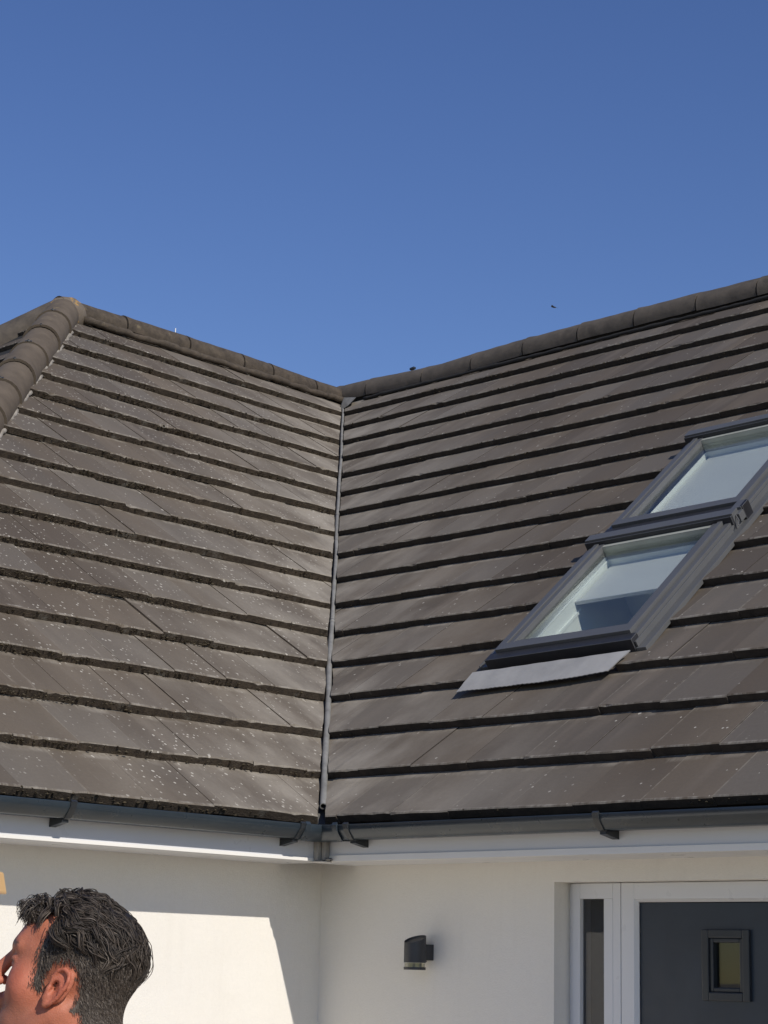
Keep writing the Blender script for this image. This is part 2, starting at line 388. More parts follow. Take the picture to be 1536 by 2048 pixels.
# deck under the tiles, rear slopes, so the roof is closed from every side
dk = MB()
d_ = -.045
def P3(x, y, z): return (x, y, z)
sk0, sk1, sv0, sv1 = skyl
for (a, b, va, vb) in ((None, sk0+.0, 0, 6.0), (sk1, XE, 0, 6.0), (sk0, sk1, 0, sv0), (sk0, sk1, sv1, 6.0)):
    if a is None and False: pass
    elif va or vb < 6: 
        dk.add([PRt(a-(max(va,.03)-1.105)*.05, max(va, .03), d_), PRt(b-(max(va,.03)-1.105)*.05, max(va, .03), d_), PRt(b-(min(vb,5.95)-1.105)*.05, min(vb, 5.95), d_), PRt(a-(min(vb,5.95)-1.105)*.05, min(vb, 5.95), d_)], [(0, 1, 2, 3)])
    elif a is None:
        dk.add([PRt(.03, .03, d_), PRt(b+.054, .03, d_), PRt(b-.242, 5.95, d_), PRt(-5.95*c_, 5.95, d_)], [(0, 1, 2, 3)])
    else: dk.add([PRt(a+.054, .03, d_), PRt(b, .03, d_), PRt(b, 5.95, d_), PRt(a-.242, 5.95, d_)], [(0, 1, 2, 3)])
zt = 5.95*s_+d_*c_; yt = 5.95*c_-d_*s_
dk.add([PLf(-.03, .03, d_), PLf(5.95*c_, 5.95, d_), (-yt, 1.96, zt), (-.03, HY+.03, -.03)], [(0, 1, 2, 3)])
dk.add([(-.03, HY+.03, -.03), (-yt, 1.96, zt), (-2*W_+.03, HY+.03, -.03)], [(0, 1, 2)])
dk.add([(-yt, 1.96, zt), (-yt, 2*W_+.2, zt), (-2*W_, 2*W_+.2, -.05), (-2*W_, HY, -.05)], [(0, 1, 2, 3)], 1)
dk.add([(-yt, yt, zt), (XE, yt, zt), (XE, 2*W_, -.05), (-2*W_, 2*W_, -.05)], [(0, 1, 2, 3)], 1)
dk.build('roof_deck', [MT['void'], MT['ridge']], house, (0, 0, 0))

# half-round ridge and hip tiles
def ridge_run(name, A, B, seams, r, mat, parent, sag=None, taper=.93, lift=.012, **kw):
    mb = MB(); A = Vector(A); B = Vector(B); d = (B-A); Lg = d.length; d.normalize()
    x = d.cross(Vector((0, 0, 1))).normalized(); up = x.cross(d).normalized()
    if up.z < 0: up = -up
    n = 14
    for i in range(len(seams)-1):
        s0, s1 = seams[i], seams[i+1]; ov = -.012
        vs = []; fs = []; st = 7
        tl = rnd.uniform(-.004, .004); rl = rnd.uniform(-.06, .06)
        for j in range(st+1):
            t = j/st; s = s0+(s1-s0+ov)*t
            rr = r*(1-(1-taper)*t)
            if j == 0: rr = r*1.035
            for shell in (0, 1):
                for k in range(n+1):
                    th = R(-22)+R(224)*k/n+rl*.2
                    q = (rr-shell*.016)
                    pz = A+d*s+x*q*math.cos(th)+up*(q*math.sin(th)+tl+(sag(s) if sag else 0))
                    wob = noise.noise(pz*14)*.0035
                    vs.append(pz+up*wob)
        row = 2*(n+1)
        for j in range(st):
            for k in range(n):
                a = j*row+k; fs.append((a, a+1, a+row+1, a+row))
                b = a+(n+1); fs.append((b, b+row, b+row+1, b+1))
            for k, o_ in ((0, 0), (n, 0)):
                a = j*row+k; fs.append((a, a+row, a+row+n+1, a+n+1))
        for j in (0, st):
            for k in range(n):
                a = j*row+k; fs.append((a, a+n+1, a+n+2, a+1))
        mb.add(vs, fs)
    core = [A+d*(.01+(Lg-.02)*i/40)+up*((sag(.01+(Lg-.02)*i/40) if sag else 0)) for i in range(41)]
    mb.tube(core, r*taper-.020, 18, 1)
    return mb.build(name, [mat, MT['void']], parent, (A+B)/2, smooth=False, **kw), (A, d, x, up)
def autosmooth(o, ang=35):
    me = o.data; me.polygons.foreach_set('use_smooth', [True]*len(me.polygons))
    bm = bmesh.new(); bm.from_mesh(me)
    for e in bm.edges:
        if len(e.link_faces) == 2 and e.calc_face_angle(0) > R(ang): e.smooth = False
    bm.to_mesh(me); bm.free()
rsag = lambda s: -.030*math.exp(-((s-.95)/.55)**2)
seR = [0, .36, .935]+[.935+.485*k+rnd.uniform(-.012, .012) for k in range(1, 24)]
rid1, fR = ridge_run('ridge', (-W_-.02, W_, ZR+.012), (XE, W_, ZR+.012), [s for s in seR if s < XE+W_-.1]+[XE+W_], .110, MT['ridge'], house, rsag, 1.0, label='right-hand ridge of long half-round tiles')
lsag = lambda s: -.018*math.exp(-((s-2.5)/.5)**2)
rid2, fL = ridge_run('ridge', (-W_, 1.90, ZR+.024), (-W_, W_+.06, ZR+.020), [0, .55, 1.12, 1.64, 1.93, 2.38, 2.80], .088, MT['ridge_old'], house, lsag, 1.0, label='left-hand ridge, weathered and mossy')
A = Vector((-W_, 1.96, ZR)); Bh = Vector((HX, HY, ZR-W_*s_/c_))
hd = (A-Bh); hL = hd.length; hd.normalize()
nh = 15; seH = [hL*i/nh for i in range(nh+1)]
hipo, fH = ridge_run('hip', Bh, A, seH, .120, MT['hip'], house, None, .93, label='hip of broad overlapping bonnet tiles, yellow lichen near top')
hip2, _ = ridge_run('hip', (-2*W_, HY, Bh.z), A, seH, .122, MT['ridge'], house, None, .93)
for o_ in (rid1, rid2, hipo, hip2): autosmooth(o_)
# fixing clips at the head of each hip tile
A_, d_h, x_h, up_h = fH
for i in range(6, nh):
    mb = MB(); pc = A_+d_h*(seH[i]+.012)+up_h*.118
    mb.ellipsoid(pc, (.016, .016, .008), 8, 5); mb.tube([pc, pc+up_h*.012], .005, 6)
    mb.box((-.020, -.009, -.004), (.020, .009, .003), 0, lambda a, b, c, pc=pc: pc+x_h*a+d_h*b+up_h*(c+.001))
    mb.build('fixing_clip', MT['bracket'], hipo, pc)
# apex block where hips and ridge meet
ap = MB(); ap.ellipsoid(A+Vector((.0, .02, -.005)), (.128, .150, .126), 20, 12)
apo = ap.build('apex_mortar', MT['apex'], rid2, A, smooth=True, label='mortared apex stained orange and yellow with lichen')
for v in apo.data.vertices: v.co += v.co.normalized()*noise.noise(v.co*18)*.010
# mortar bedding beside the left ridge, dark gap bead beside the right
def bead(name, pts, r, mat, parent, amp=.008, seg=7, fq=12):
    mb = MB(); P2 = []; rad = []
    for i, p in enumerate(pts):
        p = Vector(p); P2.append(p+Vector((noise.noise(p*fq), noise.noise(p*fq+Vector((9, 0, 0))), noise.noise(p*fq+Vector((0, 7, 0)))))*amp); rad.append(r*(1+.45*noise.noise(p*20)))
    mb.tube(P2, rad, seg); return mb.build(name, mat, parent, pts[0], smooth=True)
0 and bead('ridge_bead', [PLf(2.08+.03*i, 5.765, .000) for i in range(34)], .026, MT['hip'], rid2, .014)
bead('ridge_bead', [PLf(2.06+.03*i, 5.815, -.004) for i in range(84)], .024, MT['ridge_old'], rid2, .010)
bead('ridge_bead', [PRt(-4.3+.04*i, 5.765, -.012) for i in range(100)], .014, MT['void'], rid1, .004)  # near-black bead draws the dark line under the right ridge
bead('hip_mortar', [PLf(2.14-.98*(17.3*G-v_)*c_+.004, v_, -.026) for v_ in [1.2+.02*i for i in range(225)]], .013, MT['mortar'], hipo, .010, 6, 16)
# tiny fixings proud of the ridges
mb = MB(); b0 = fL[0]+fL[1]*1.04+fL[3]*.088
mb.ellipsoid(b0, (.014, .014, .010), 8, 5, 0); mb.tube([b0, b0+Vector((0, 0, .040))], .0045, 8, 1)
mb.build('ridge_screw', [MT['bracket'], MT['screw']], rid2, b0, label='pale upright screw on dark washer')
mb = MB(); b0 = fR[0]+fR[1]*.74+fR[3]*(.110-.030)
mb.tube([b0, b0+Vector((0, 0, .024))], .011, 8); mb.box((-.020, -.013, .020), (.022, .013, .036), 0, lambda a, b, c: b0+Vector((a, b, c+a*.12)))
mb.build('ridge_clip', MT['bracket'], rid1, b0, bevel=.002)

# moss along the course edges
ms = MB()
def blob(p, r, fl=.6):
    vs = []; n = 6
    a0 = rnd.random()*6
    rr = [r*rnd.uniform(.7, 1.25) for _ in range(n)]
    vs = [(p[0]+rr[k]*math.cos(a0+k*math.pi*2/n), p[1]+rr[k]*math.sin(a0+k*math.pi*2/n), p[2]+rnd.uniform(-.3, .3)*r) for k in range(n)]
    top = (p[0]+rnd.uniform(-.3, .3)*r, p[1]+rnd.uniform(-.3, .3)*r, p[2]+r*fl*rnd.uniform(.8, 1.3)); bot = (p[0], p[1], p[2]-r*fl)
    vs += [top, bot]; ms.add(vs, [(k, (k+1) % n, n) for k in range(n)]+[((k+1) % n, k, n+1) for k in range(n)])
for n in range(NROW):
    v0 = n*G; u = max(-2.3, HY+v0*c_*.98+.15)
    while u < v0*c_-.04:
        dn = noise.noise(Vector((u*1.3, n*1.7, 3)))
        pr = .60+dn*.9 - .42*max(0, 1-(v0*c_-u)/1.4)
        if rnd.random() < pr:
            h = rnd.uniform(-.034, -.004); blob(PLf(u, v0+rnd.uniform(-.006, .004)+(.004 if h > -.008 else -.002), h), rnd.uniform(.0035, .0095))
        u += rnd.uniform(.004, .011)
for n in range(NROW):
    v0 = n*G; u = -v0*c_+.05
    while u < 2.4:
        if noise.noise(Vector((u*1.1, n*2.3, 8))) > (.18 if n else -.05) and rnd.random() < .35 and not (skyl[0] < u < skyl[1] and skyl[2] < v0 < skyl[3]):
            blob(PRt(u, v0+rnd.uniform(-.004, .004), rnd.uniform(-.03, .001)), rnd.uniform(.003, .007))
        u += rnd.uniform(.006, .02)
mo = finish('moss', ms.mesh('moss'), None, (-2, 0, 0), [MT['moss']], label='dark moss growing along the edges of the roof tile courses', cat='moss', kind='stuff')

# valley trough and raised centre bar
vt = MB()
def VY(v, off=0, h=0):      # on the valley line; off sideways, h up
    return (-v*c_+off*.7071, v*c_+off*.7071, v*s_+h)
prof = [(-.07, .010), (-.03, -.024), (-.012, -.030), (.012, -.030), (.03, -.024), (.07, .010), (.07, .004), (0, -.045), (-.07, .004)]
vt.prism(prof, .06, 5.72, lambda t, a, b: VY(t, a, b-.034))
vt.build('valley_trough', MT['valley_dark'], house, (-2, 2, 1.6), label='dark open valley between the two slopes')
vb = MB(); cuts = [.11, 1.88, 3.42, 4.55, 5.70]
for i in range(4):
    pts = []; rr = []
    a, b = cuts[i], cuts[i+1]+.03
    for j in range(17):
        t = j/16; v = a+(b-a)*t
        wob = .002*math.sin(v*3.1)+.0015*math.sin(v*7+1)
        pts.append(VY(v, wob-.002, -.020-.003*t+.003*math.sin(v*2.2))); rr.append((.0142 if i == 0 else .0120)-.0008*t-.0007*i+.0009*noise.noise(Vector((v*9, 0, 0))))
    if i == 0:
        # open lower end: a hollow rim
        vb.tube(pts, rr, 14, 0, cap=False)
        vb.tube([Vector(pts[0])+(Vector(pts[1])-Vector(pts[0]))*k for k in (0, .5, 1, 2)], [r_-.004 for r_ in (rr[0], rr[0], rr[0], rr[0])], 14, 1, cap=False)
        p0 = Vector(pts[0]); dd = (Vector(pts[1])-p0).normalized(); xx = dd.cross(Vector((0, 0, 1))).normalized(); yy = xx.cross(dd)
        ri = [p0+xx*rr[0]*math.cos(k*math.pi/7)+yy*rr[0]*math.sin(k*math.pi/7) for k in range(14)]
        rj = [p0+xx*(rr[0]-.004)*math.cos(k*math.pi/7)+yy*(rr[0]-.004)*math.sin(k*math.pi/7) for k in range(14)]
        vb.add(ri+rj, [(k, (k+1) % 14, 14+(k+1) % 14, 14+k) for k in range(14)])
    else: vb.tube(pts, rr, 14, 0)
    q = Vector(pts[0]); 
    if i: vb.tube([q, q+(Vector(pts[1])-q)*.25], rr[0]+.0018, 14, 0)
vb.build('valley_bar', [MT['valley'], MT['void']], house, (-2, 2, 1.6), smooth=True, label='raised grey rounded bar running up the valley')
# little saddle at the head of the valley
sd = MB(); hp = Vector(VY(5.70, 0, .02))
sd.add([hp+Vector((0, 0, .035)), hp+Vector((-.05, .0, -.05)), hp+Vector((.01, -.05, -.085)), hp+Vector((.10, -.055, -.06)), hp+Vector((.16, -.03, .0)), hp+Vector((0, .1, .03))],
       [(0, 1, 2), (0, 2, 3), (0, 3, 4), (0, 4, 5), (0, 5, 1)])
sd.build('valley_saddle', MT['valley'], house, hp)

# ------------------------------------------------------------------ walls
AW = .34
DX = -.064                                   # door and lamp shift with the wall plane
XD0, XD1, ZD1 = .985, 2.20, -.256
fw = MB()
ZB = -Z0
zt_ = -.12
fw.box((-AW, AW, ZB), (XD0+DX, AW+.28, zt_)); fw.box((XD0+DX, AW, ZD1), (XD1+DX, AW+.28, zt_)); fw.box((XD1+DX, AW, ZB), (XE-.1, AW+.28, zt_))
me = fw.mesh('wall')
bm = bmesh.new(); bm.from_mesh(me); bmesh.ops.remove_doubles(bm, verts=bm.verts, dist=1e-4); bm.to_mesh(me); bm.free()
finish('wall', me, house, (1, AW, 0), [MT['wall']], label='front wall in shade with the door and wall lamp')
lw = MB(); lw.box((-AW-.28, HY+AW+.0, ZB), (-AW, AW+.28-.003, zt_-.002)); lw.box((-2*W_+AW, HY+AW+.002, ZB), (-AW-.28, HY+AW+.28, zt_-.003))
lw.box((-2*W_+AW, HY+AW+.28, ZB), (-2*W_+AW+.28, 2*W_-AW, zt_-.004)); lw.box((-2*W_+AW+.28, 2*W_-AW-.28, ZB), (XE-.1, 2*W_-AW, zt_-.005))
lw.box((XE-.4, AW+.28, ZB), (XE-.1, 2*W_-AW-.28, zt_-.006))
finish('wall', lw.mesh('wall'), house, (-1, 0, 0), [MT['wall']], label='left wing wall partly in bright sun')
gb = MB(); gb.add([(XE-.1, .3, zt_), (XE-.1, 2*W_-.3, zt_), (XE-.1, W_, ZR-.1)], [(0, 1, 2)]); gb.build('gable', MT['wall'], house, (XE-.1, W_, 1))

# fascia and soffit; F(t, out, z): out = distance beyond the fascia face
FX = .045
FR_ = lambda t, o_, z: (t, FX-o_, z)       # front run, t along +X
FL_ = lambda t, o_, z: (-FX+o_, t, z)      # wing run, t along +Y
fa = MB()
fa.prism([(0, -.035), (0, -.158), (-.02, -.158), (-.02, -.035)], -FX, XE, FR_, 0)
fa.prism([(0.006, -.155), (0.006, -.178), (-.02, -.178), (-.02, -.155)], -FX+.004, XE, FR_, 1)
fa.prism([(-.02, -.170), (-.02, -.178), (-.32, -.178), (-.32, -.170)], -FX-.1, XE, FR_, 0)
fa.build('fascia', [MT['fascia'], MT['fascia_lit_lip']], house, (2, 0, -.1))
fb = MB()
fb.prism([(0, -.035), (0, -.168), (-.02, -.168), (-.02, -.035)], HY+.05, FX, FL_, 0)
fb.prism([(0.004, -.166), (0.004, -.178), (-.02, -.178), (-.02, -.166)], HY+.05, FX, FL_, 1)
fb.prism([(-.02, -.171), (-.02, -.179), (-.32, -.179), (-.32, -.171)], HY+.05, FX+.05, FL_, 0)
fb.prism([(0, -.035), (0, -.178), (-.02, -.178), (-.02, -.035)], -2*W_, -.05, lambda t, a, z: (t, HY+.045-a, z), 0)
fb.build('fascia', [MT['fascia'], MT['fascia_lit_lip']], house, (0, -1, -.1))
ct = MB()
ct.box((-.043, -.002, -.176), (-.018, .040, -.092), 0); ct.box((-.014, .016, -.174), (.006, .040, -.092), 0); ct.box((-.018, .022, -.178), (-.014, .040, -.092), 1)
ct.box((-.055, -.012, -.182), (.018, .043, -.178), 2)
ct.ellipsoid((.022, .02, -.172), (.022, .014, .007), 10, 6, 1)
ct.build('corner_trim', [MT['trim'], MT['void'], MT['fascia_lit_lip']], house, (-.02, .02, -.13), bevel=.0015)

# gutters: hollow, with a rolled lip
gp = [(.004, -.045), (.012, -.092), (.074, -.095), (.082, -.092), (.102, -.066), (.105, -.060), (.108, -.046), (.112, -.043),
      (.1145, -.046), (.1135, -.061), (.1095, -.068), (.087, -.097), (.078, -.1005), (.008, -.0985), (.001, -.047)]
gt = MB()
def mitre(prof, A0, B0, fr, sgnA=None, sgnB=None):
    # sweep with the joint end mitred
    n = len(prof); vs = [fr(A0+(sgnA*q[0] if sgnA else 0), *q) for q in prof]+[fr(B0+(sgnB*q[0] if sgnB else 0), *q) for q in prof]
    gt.add(vs, [(i, (i+1) % n, n+(i+1) % n, n+i) for i in range(n)]+[tuple(range(n))[::-1], tuple(range(n, 2*n))])
mitre(gp, -FX, XE+.05, FR_, 1, None)
go = gt.build('gutter', MT['gutter'], house, (2, -.05, -.06), label='dark grey gutter along the front eaves'); autosmooth(go, 50)
gt = MB(); mitre(gp, HY+.05, FX, FL_, -1, -1)
gt2 = gt
go2 = gt.build('gutter', MT['gutter'], house, (0, -1.2, -.06), label='dark grey gutter along the left wing eaves'); autosmooth(go2, 50)
gt = MB(); mitre(gp, -2*W_, -FX, lambda t, a, z: (t, HY+.045-a, z), None, 1)
go3 = gt.build('gutter', MT['gutter'], house, (-W_, HY, -.06)); autosmooth(go3, 50)
# clips and brackets
cp = [(.078, -.1040), (.0885, -.1000), (.1125, -.0700), (.1185, -.062), (.1240, -.042), (.1160, -.036), (.1125, -.042), (.1150, -.046), (.1138, -.061), (.1100, -.0682), (.0872, -.0972), (.078, -.1010)]
def bracket(fr, t, w=.013, foot=True, par=None, org=None, fw=.014, wid=None):
    mb = MB(); mb.prism(cp, t-w, t+w, fr)
    mb.prism([(.075, -.1028), (.0, -.098), (.0, -.128), (.010, -.126), (.075, -.114)], t-fw, t+fw, fr) if foot else None
    mb.prism([(.006, -.033), (.001, -.103), (.010, -.103), (.014, -.097)], t-w, t+w, fr)
    return mb.build('gutter_bracket', MT['bracket'], par, org)
for t in (-1.30, -.175): bracket(FL_, t, par=go2, org=(0, t, -.08))
bracket(FL_, -2.25, par=go2, org=(0, -2.25, -.08))
for t in (.205, 1.437, 2.5, 3.6, 4.7, 5.8): bracket(FR_, t, par=go, org=(t, 0, -.08))
# the angle union at the inner corner
un = MB()
op = [(a*1.0+(.004 if a > .05 else 0), z-(.004 if z < -.06 else -.001)) for a, z in gp]
def swp(prof, A0, B0, fr, s1, s2):
    n = len(prof); vs = [fr(A0+s1*q[0], *q) for q in prof]+[fr(B0+s2*q[0], *q) for q in prof]
    un.add(vs, [(i, (i+1) % n, n+(i+1) % n, n+i) for i in range(n)]+[tuple(range(n))[::-1], tuple(range(n, 2*n))])
swp(op, -FX, .150, FR_, 1, 0); swp(op, -.150, FX, FL_, 0, -1)
un.prism([(a+.003, z-.003 if z < -.04 else z+.002) for a, z in cp], .135, .160, FR_); un.prism([(a+.003, z-.003 if z < -.04 else z+.002) for a, z in cp], -.165, -.140, FL_)
uo = un.build('angle_union', MT['gutter'], go, (.05, -.05, -.08)); autosmooth(uo, 50)

# ------------------------------------------------------------------ front door with sidelight
door = MB()
YF = AW+.075                               # front plane of the frame
def frame(mb, x0, x1, z0, z1, w, y0, y1, mi=0, wt=None, wb=None):
    wt = wt or w; wb = wb or w
    mb.box((x0, y0, z0), (x0+w, y1, z1), mi); mb.box((x1-w, y0, z0), (x1, y1, z1), mi)
    mb.box((x0+w, y0, z1-wt), (x1-w, y1, z1), mi); mb.box((x0+w, y0, z0), (x1-w, y1, z0+wb), mi)
ddr = empty('x', (0, 0, 0)); bpy.data.objects.remove(ddr)
df = MB(); frame(df, 1.243, XD1-.002, ZB, ZD1-.002, .060, YF, YF+.07); 
df.prism([(0, 0), (.012, .018), (0, .018)], ZB+.06, ZD1-.062, lambda t, a, b: (1.303+a, YF+b, t)); df.prism([(0, 0), (.012, .018), (0, .018)], ZB+.06, ZD1-.062, lambda t, a, b: (XD1-.062-a, YF+b, t))
df.prism([(0, 0), (.012, .018), (0, .018)], 1.303, XD1-.062, lambda t, a, b: (t, YF+b, ZD1-.062-a))
dfo = df.build('front_door', MT['upvc'], house, (1.7, YF, ZB), bevel=.003, label='slate blue front door in a white frame with small square window')
dl = MB(); xL0, xL1 = 1.315, XD1-.074; zl1 = ZD1-.076; wx0, wx1, wz0, wz1 = 1.600, 1.790, -.668, -.432
yl = YF+.022
dl.box((xL0, yl, ZB+.06), (wx0, yl+.045, zl1)); dl.box((wx1, yl, ZB+.06), (xL1, yl+.045, zl1)); dl.box((wx0, yl, wz1), (wx1, yl+.045, zl1)); dl.box((wx0, yl, ZB+.06), (wx1, yl+.045, wz0))
dl.build('door_leaf', MT['door'], dfo, (1.7, yl, -1), weld=True)
cs = MB(); frame(cs, wx0-.006, wx1+.006, wz0-.006, wz1+.006, .030, yl-.014, yl+.03, 0)
frame(cs, wx0+.024, wx1-.024, wz0+.024, wz1-.024, .016, yl-.006, yl+.034, 0)
cs.build('door_window', MT['doordark'], dfo, (1.7, yl, -.55), bevel=.004)
gl = MB(); gl.box((wx0+.03, yl+.014, wz0+.03), (wx1-.03, yl+.020, wz1-.03)); gl.build('glass_pane', MT['glass_dark'], dfo, (1.7, yl, -.55))
bk = MB(); bk.box((wx0+.02, yl+.036, wz0+.02), (wx1-.02, yl+.040, wz1-.02)); bk.build('inner_pane', mat_plain('obscure_glass', (.045, .056, .068), .5, 0, .2, 30), dfo, (1.7, yl, -.55))
hdl = MB(); hdl.box((xL0+.04, yl-.012, -1.28), (xL0+.07, yl, -1.06)); hdl.tube([(xL0+.055, yl-.01, -1.12), (xL0+.055, yl-.05, -1.12), (xL0+.16, yl-.05, -1.12)], .009, 10)
hdl.build('door_handle', MT['screw'], dfo, (xL0+.05, yl, -1.1))
sf = MB(); frame(sf, XD0+.028, 1.240, ZB, ZD1-.002, .036, YF, YF+.07, 0, .058); frame(sf, XD0+.012, 1.2385, ZB+.001, ZD1-.004, .020, YF+.012, YF+.06, 0)
sf.box((XD0, YF+.02, ZB), (XD0+.012, YF+.06, ZD1-.002))
sfo = sf.build('sidelight', MT['upvc'], house, (1.1, YF, ZB), bevel=.003, label='narrow white-framed glass panel left of the door')
# widen the right stile of the sidelight
s2 = MB(); s2.box((1.163, YF-.001, ZB+.036), (1.2045, YF+.05, ZD1-.060)); s2.build('stile', MT['upvc'], sfo, (1.18, YF, -1), bevel=.002)
gl = MB(); gl.box((XD0+.060, YF+.020, ZB+.03), (1.165, YF+.026, ZD1-.055)); gl.build('glass_pane', MT['glass_dark'], sfo, (1.1, YF, -1))
# dark hallway behind door and sidelight
hl = MB(); hl.box((XD0-.2, YF+.075, ZB+.01), (XD1+.2, YF+2.4, -.15))
me = hl.mesh('hallway'); me.flip_normals(); finish('hallway', me, house, (1.5, 1, ZB), [MT['room']])

# ------------------------------------------------------------------ wall lamp
lx, ly = .347, AW-.082
wl = empty('wall_lamp', (lx, AW, -.53), label='dark grey cylindrical wall lamp on the white wall near the corner', cat='wall lamp')
LR = .0435; n = 32
lb = MB(); vs = []
for k in range(n):
    a = 2*math.pi*k/n; x, y = LR*math.cos(a), LR*math.sin(a)
    vs.append((lx+x, ly+y, -.566))
for k in range(n):
    a = 2*math.pi*k/n; x, y = LR*math.cos(a), LR*math.sin(a)
    vs.append((lx+x, ly+y, -.474+.016*(y/LR)))
lb.add(vs, [(k, (k+1) % n, n+(k+1) % n, n+k) for k in range(n)]+[tuple(range(n))[::-1]])
ins = [(lx+(v[0]-lx)*.94, ly+(v[1]-ly)*.94, v[2]-.003) for v in vs[n:]]; low = [(v[0], v[1], v[2]-.004) for v in ins]
lb.add(vs[n:]+ins, [(k, (k+1) % n, n+(k+1) % n, n+k) for k in range(n)]); lb.add(ins+low, [(k, (k+1) % n, n+(k+1) % n, n+k) for k in range(n)]+[tuple(range(n, 2*n))])
lbo = lb.build('lamp_body', MT['lamp'], wl, (lx, ly, -.52)); autosmooth(lbo, 40)
lg = MB(); lg.tube([(lx, ly, -.567), (lx, ly, -.583)], LR-.003, 32, 0); lg.build('lamp_glass', MT['lamp_glass'], wl, (lx, ly, -.575), smooth=False)
li = MB(); li.tube([(lx, ly, -.567), (lx, ly, -.582)], LR-.016, 24, 0); li.build('lamp_reflector', mat_plain('lamp_reflector', (.42, .42, .36), .4), wl, (lx, ly, -.575))
lr = MB(); lr.tube([(lx, ly, -.5825), (lx, ly, -.5935)], LR, 32, 0); lro = lr.build('lamp_ring', MT['lamp'], wl, (lx, ly, -.59)); autosmooth(lro, 40)
lm = MB(); lm.box((lx-.026, AW-.045, -.556), (lx+.026, AW+.0, -.494)); lm.box((lx-.010, AW-.030, -.563), (lx+.004, AW-.016, -.556)); lm.build('mount', MT['lamp'], wl, (lx, AW, -.53), bevel=.002)

for o_ in (dfo, sfo, wl): o_.location.x += DX
# ------------------------------------------------------------------ skylights
SA = .05
su0, sv0_ = .125, 1.105
def SK(u, v, h=0):       # local frame of the pair, turned a little on the slope
    uu = su0+u*math.cos(SA)-v*math.sin(SA); vv = sv0_+v*math.cos(SA)+u*math.sin(SA)
    return PRt(uu, vv, h)
SKW = .775
def skylight(vb, vt, label, first):
    WN = finish('skylight', bpy.data.meshes.new('skylight'), house, SK(SKW/2, (vb+vt)/2, 0), [], label=label) if False else None
    fr = MB(); w = SKW; Hh = .060
    def bx(u0, u1, v0, v1, h0, h1, mi=0): fr.box((u0, v0, h0), (u1, v1, h1), mi, SK)
    # cladding: side covers in three steps, bottom cover, top hood
    for sgn in (0, 1):
        def sx(a, b): return (a, b) if not sgn else (w-b, w-a)
        a, b = sx(0, .030); bx(a, b, vb, vt-.0, -.04, Hh-.016)
        a, b = sx(.030, .036); bx(a, b, vb+.004, vt, -.04, Hh-.024, 2)
        a, b = sx(.036, .060); bx(a, b, vb+.012, vt, -.04, Hh)
        a, b = sx(.060, .064); bx(a, b, vb+.02, vt, -.04, Hh-.008, 2)
        a, b = sx(.064, .090); bx(a, b, vb+.05, vt-.03, -.02, Hh-.006)
    bx(.002, w-.002, vb-.052, vb+.006, -.02, Hh-.012, 1)                   # dark bottom cover, front face
    bx(.032, w-.032, vb+.006, vb+.060, -.02, Hh+.003)
    bx(.062, w-.062, vb+.060, vb+.066, -.02, Hh-.006, 2); bx(.064, w-.064, vb+.066, vb+.092, -.02, Hh-.008)
    # head cover
    bx(-.020, w+.014, vt-.020, vt+.040, .0, Hh+.020, 0); bx(-.018, w+.012, vt-.034, vt-.020, -.01, Hh+.012, 1)
    bx(.0, w, vt+.044, vt+.062, -.01, Hh+.012, 0); bx(-.004, w+.002, vt+.040, vt+.044, -.01, Hh+.010, 2); bx(.0, w, vt+.062, vt+.085, -.02, Hh-.012, 1)
    bx(.064, w-.064, vt-.062, vt-.034, -.02, Hh-.010, 3)
    fo = fr.build('skylight', [MT['clad'], MT['clad_dark'], MT['gasket'], MT['sealer']], house, SK(w/2, (vb+vt)/2, 0), bevel=.0016, label=label)
    iu0, iu1, iv0, iv1 = .090, w-.090, vb+.092, vt-.062
    g_ = MB(); g_.box((iu0-.01, iv0-.01, .024), (iu1+.01, iv1+.01, .030), 0, SK); g_.build('glass_pane', MT['glass'], fo, SK(w/2, (vb+vt)/2, .03))
    # reveal: white lining going into the roof
    rv = MB(); D = -.42
    for (a, b, cc, d2, e) in ((iu0-.02, iu0, iv0, iv1, 0), (iu1, iu1+.02, iv0, iv1, 0), (iu0-.02, iu1+.02, iv0-.02, iv0, 0), (iu0-.02, iu1+.02, iv1, iv1+.02, 0)):
        rv.box((a, cc, D), (b, d2, .022), 0, SK)
    rv.box((iu0-.02, iv0-.02, D-.02), (iu1+.02, iv1+.02, D), 1, SK)
    rv.build('reveal', [MT['reveal'], MT['room']], fo, SK(w/2, (vb+vt)/2, -.2))
    return fo, (iu0, iu1, iv0, iv1)
lo, (a0, a1, b0_, b1_) = skylight(.052, 1.075, 'lower skylight with its blind partly drawn', True)
up, (c0, c1, d0_, d1_) = skylight(1.225, 2.235, 'upper skylight with its pale blind fully closed', False)
bl = MB(); hb = -.045
bl.box((c0+.012, d0_, hb-.002), (c1-.012, d1_, hb), 0, SK); bl.build('blind', MT['blind'], up, SK(.4, 1.8, hb))
bs = b0_+(b1_-b0_)*.60
bl = MB(); bl.box((a0+.012, bs, hb-.002), (a1-.012, b1_, hb), 0, SK); bl.build('blind', MT['blind'], lo, SK(.4, .8, hb))
br = MB(); br.box((a0+.004, bs-.022, hb-.010), (a1-.004, bs+.004, hb+.008), 0, SK); br.build('blind_bar', MT['blind'], lo, SK(.4, .4, hb), bevel=.003)
# inner sash rail lines along the left reveal
ir = MB(); ir.box((a0, b0_, hb-.05), (a0+.010, bs, hb-.038), 0, SK); ir.box((a0, b0_, -.022), (a0+.006, b1_, -.016), 0, SK); ir.build('sash_rail', MT['reveal'], lo, SK(.1, .3, 0))
ir = MB(); ir.box((a0+.0, b0_+.0, -.40), (a1, b0_+.012, -.10), 0, SK); ir.build('sill', MT['reveal'], lo, SK(.4, .1, -.1))
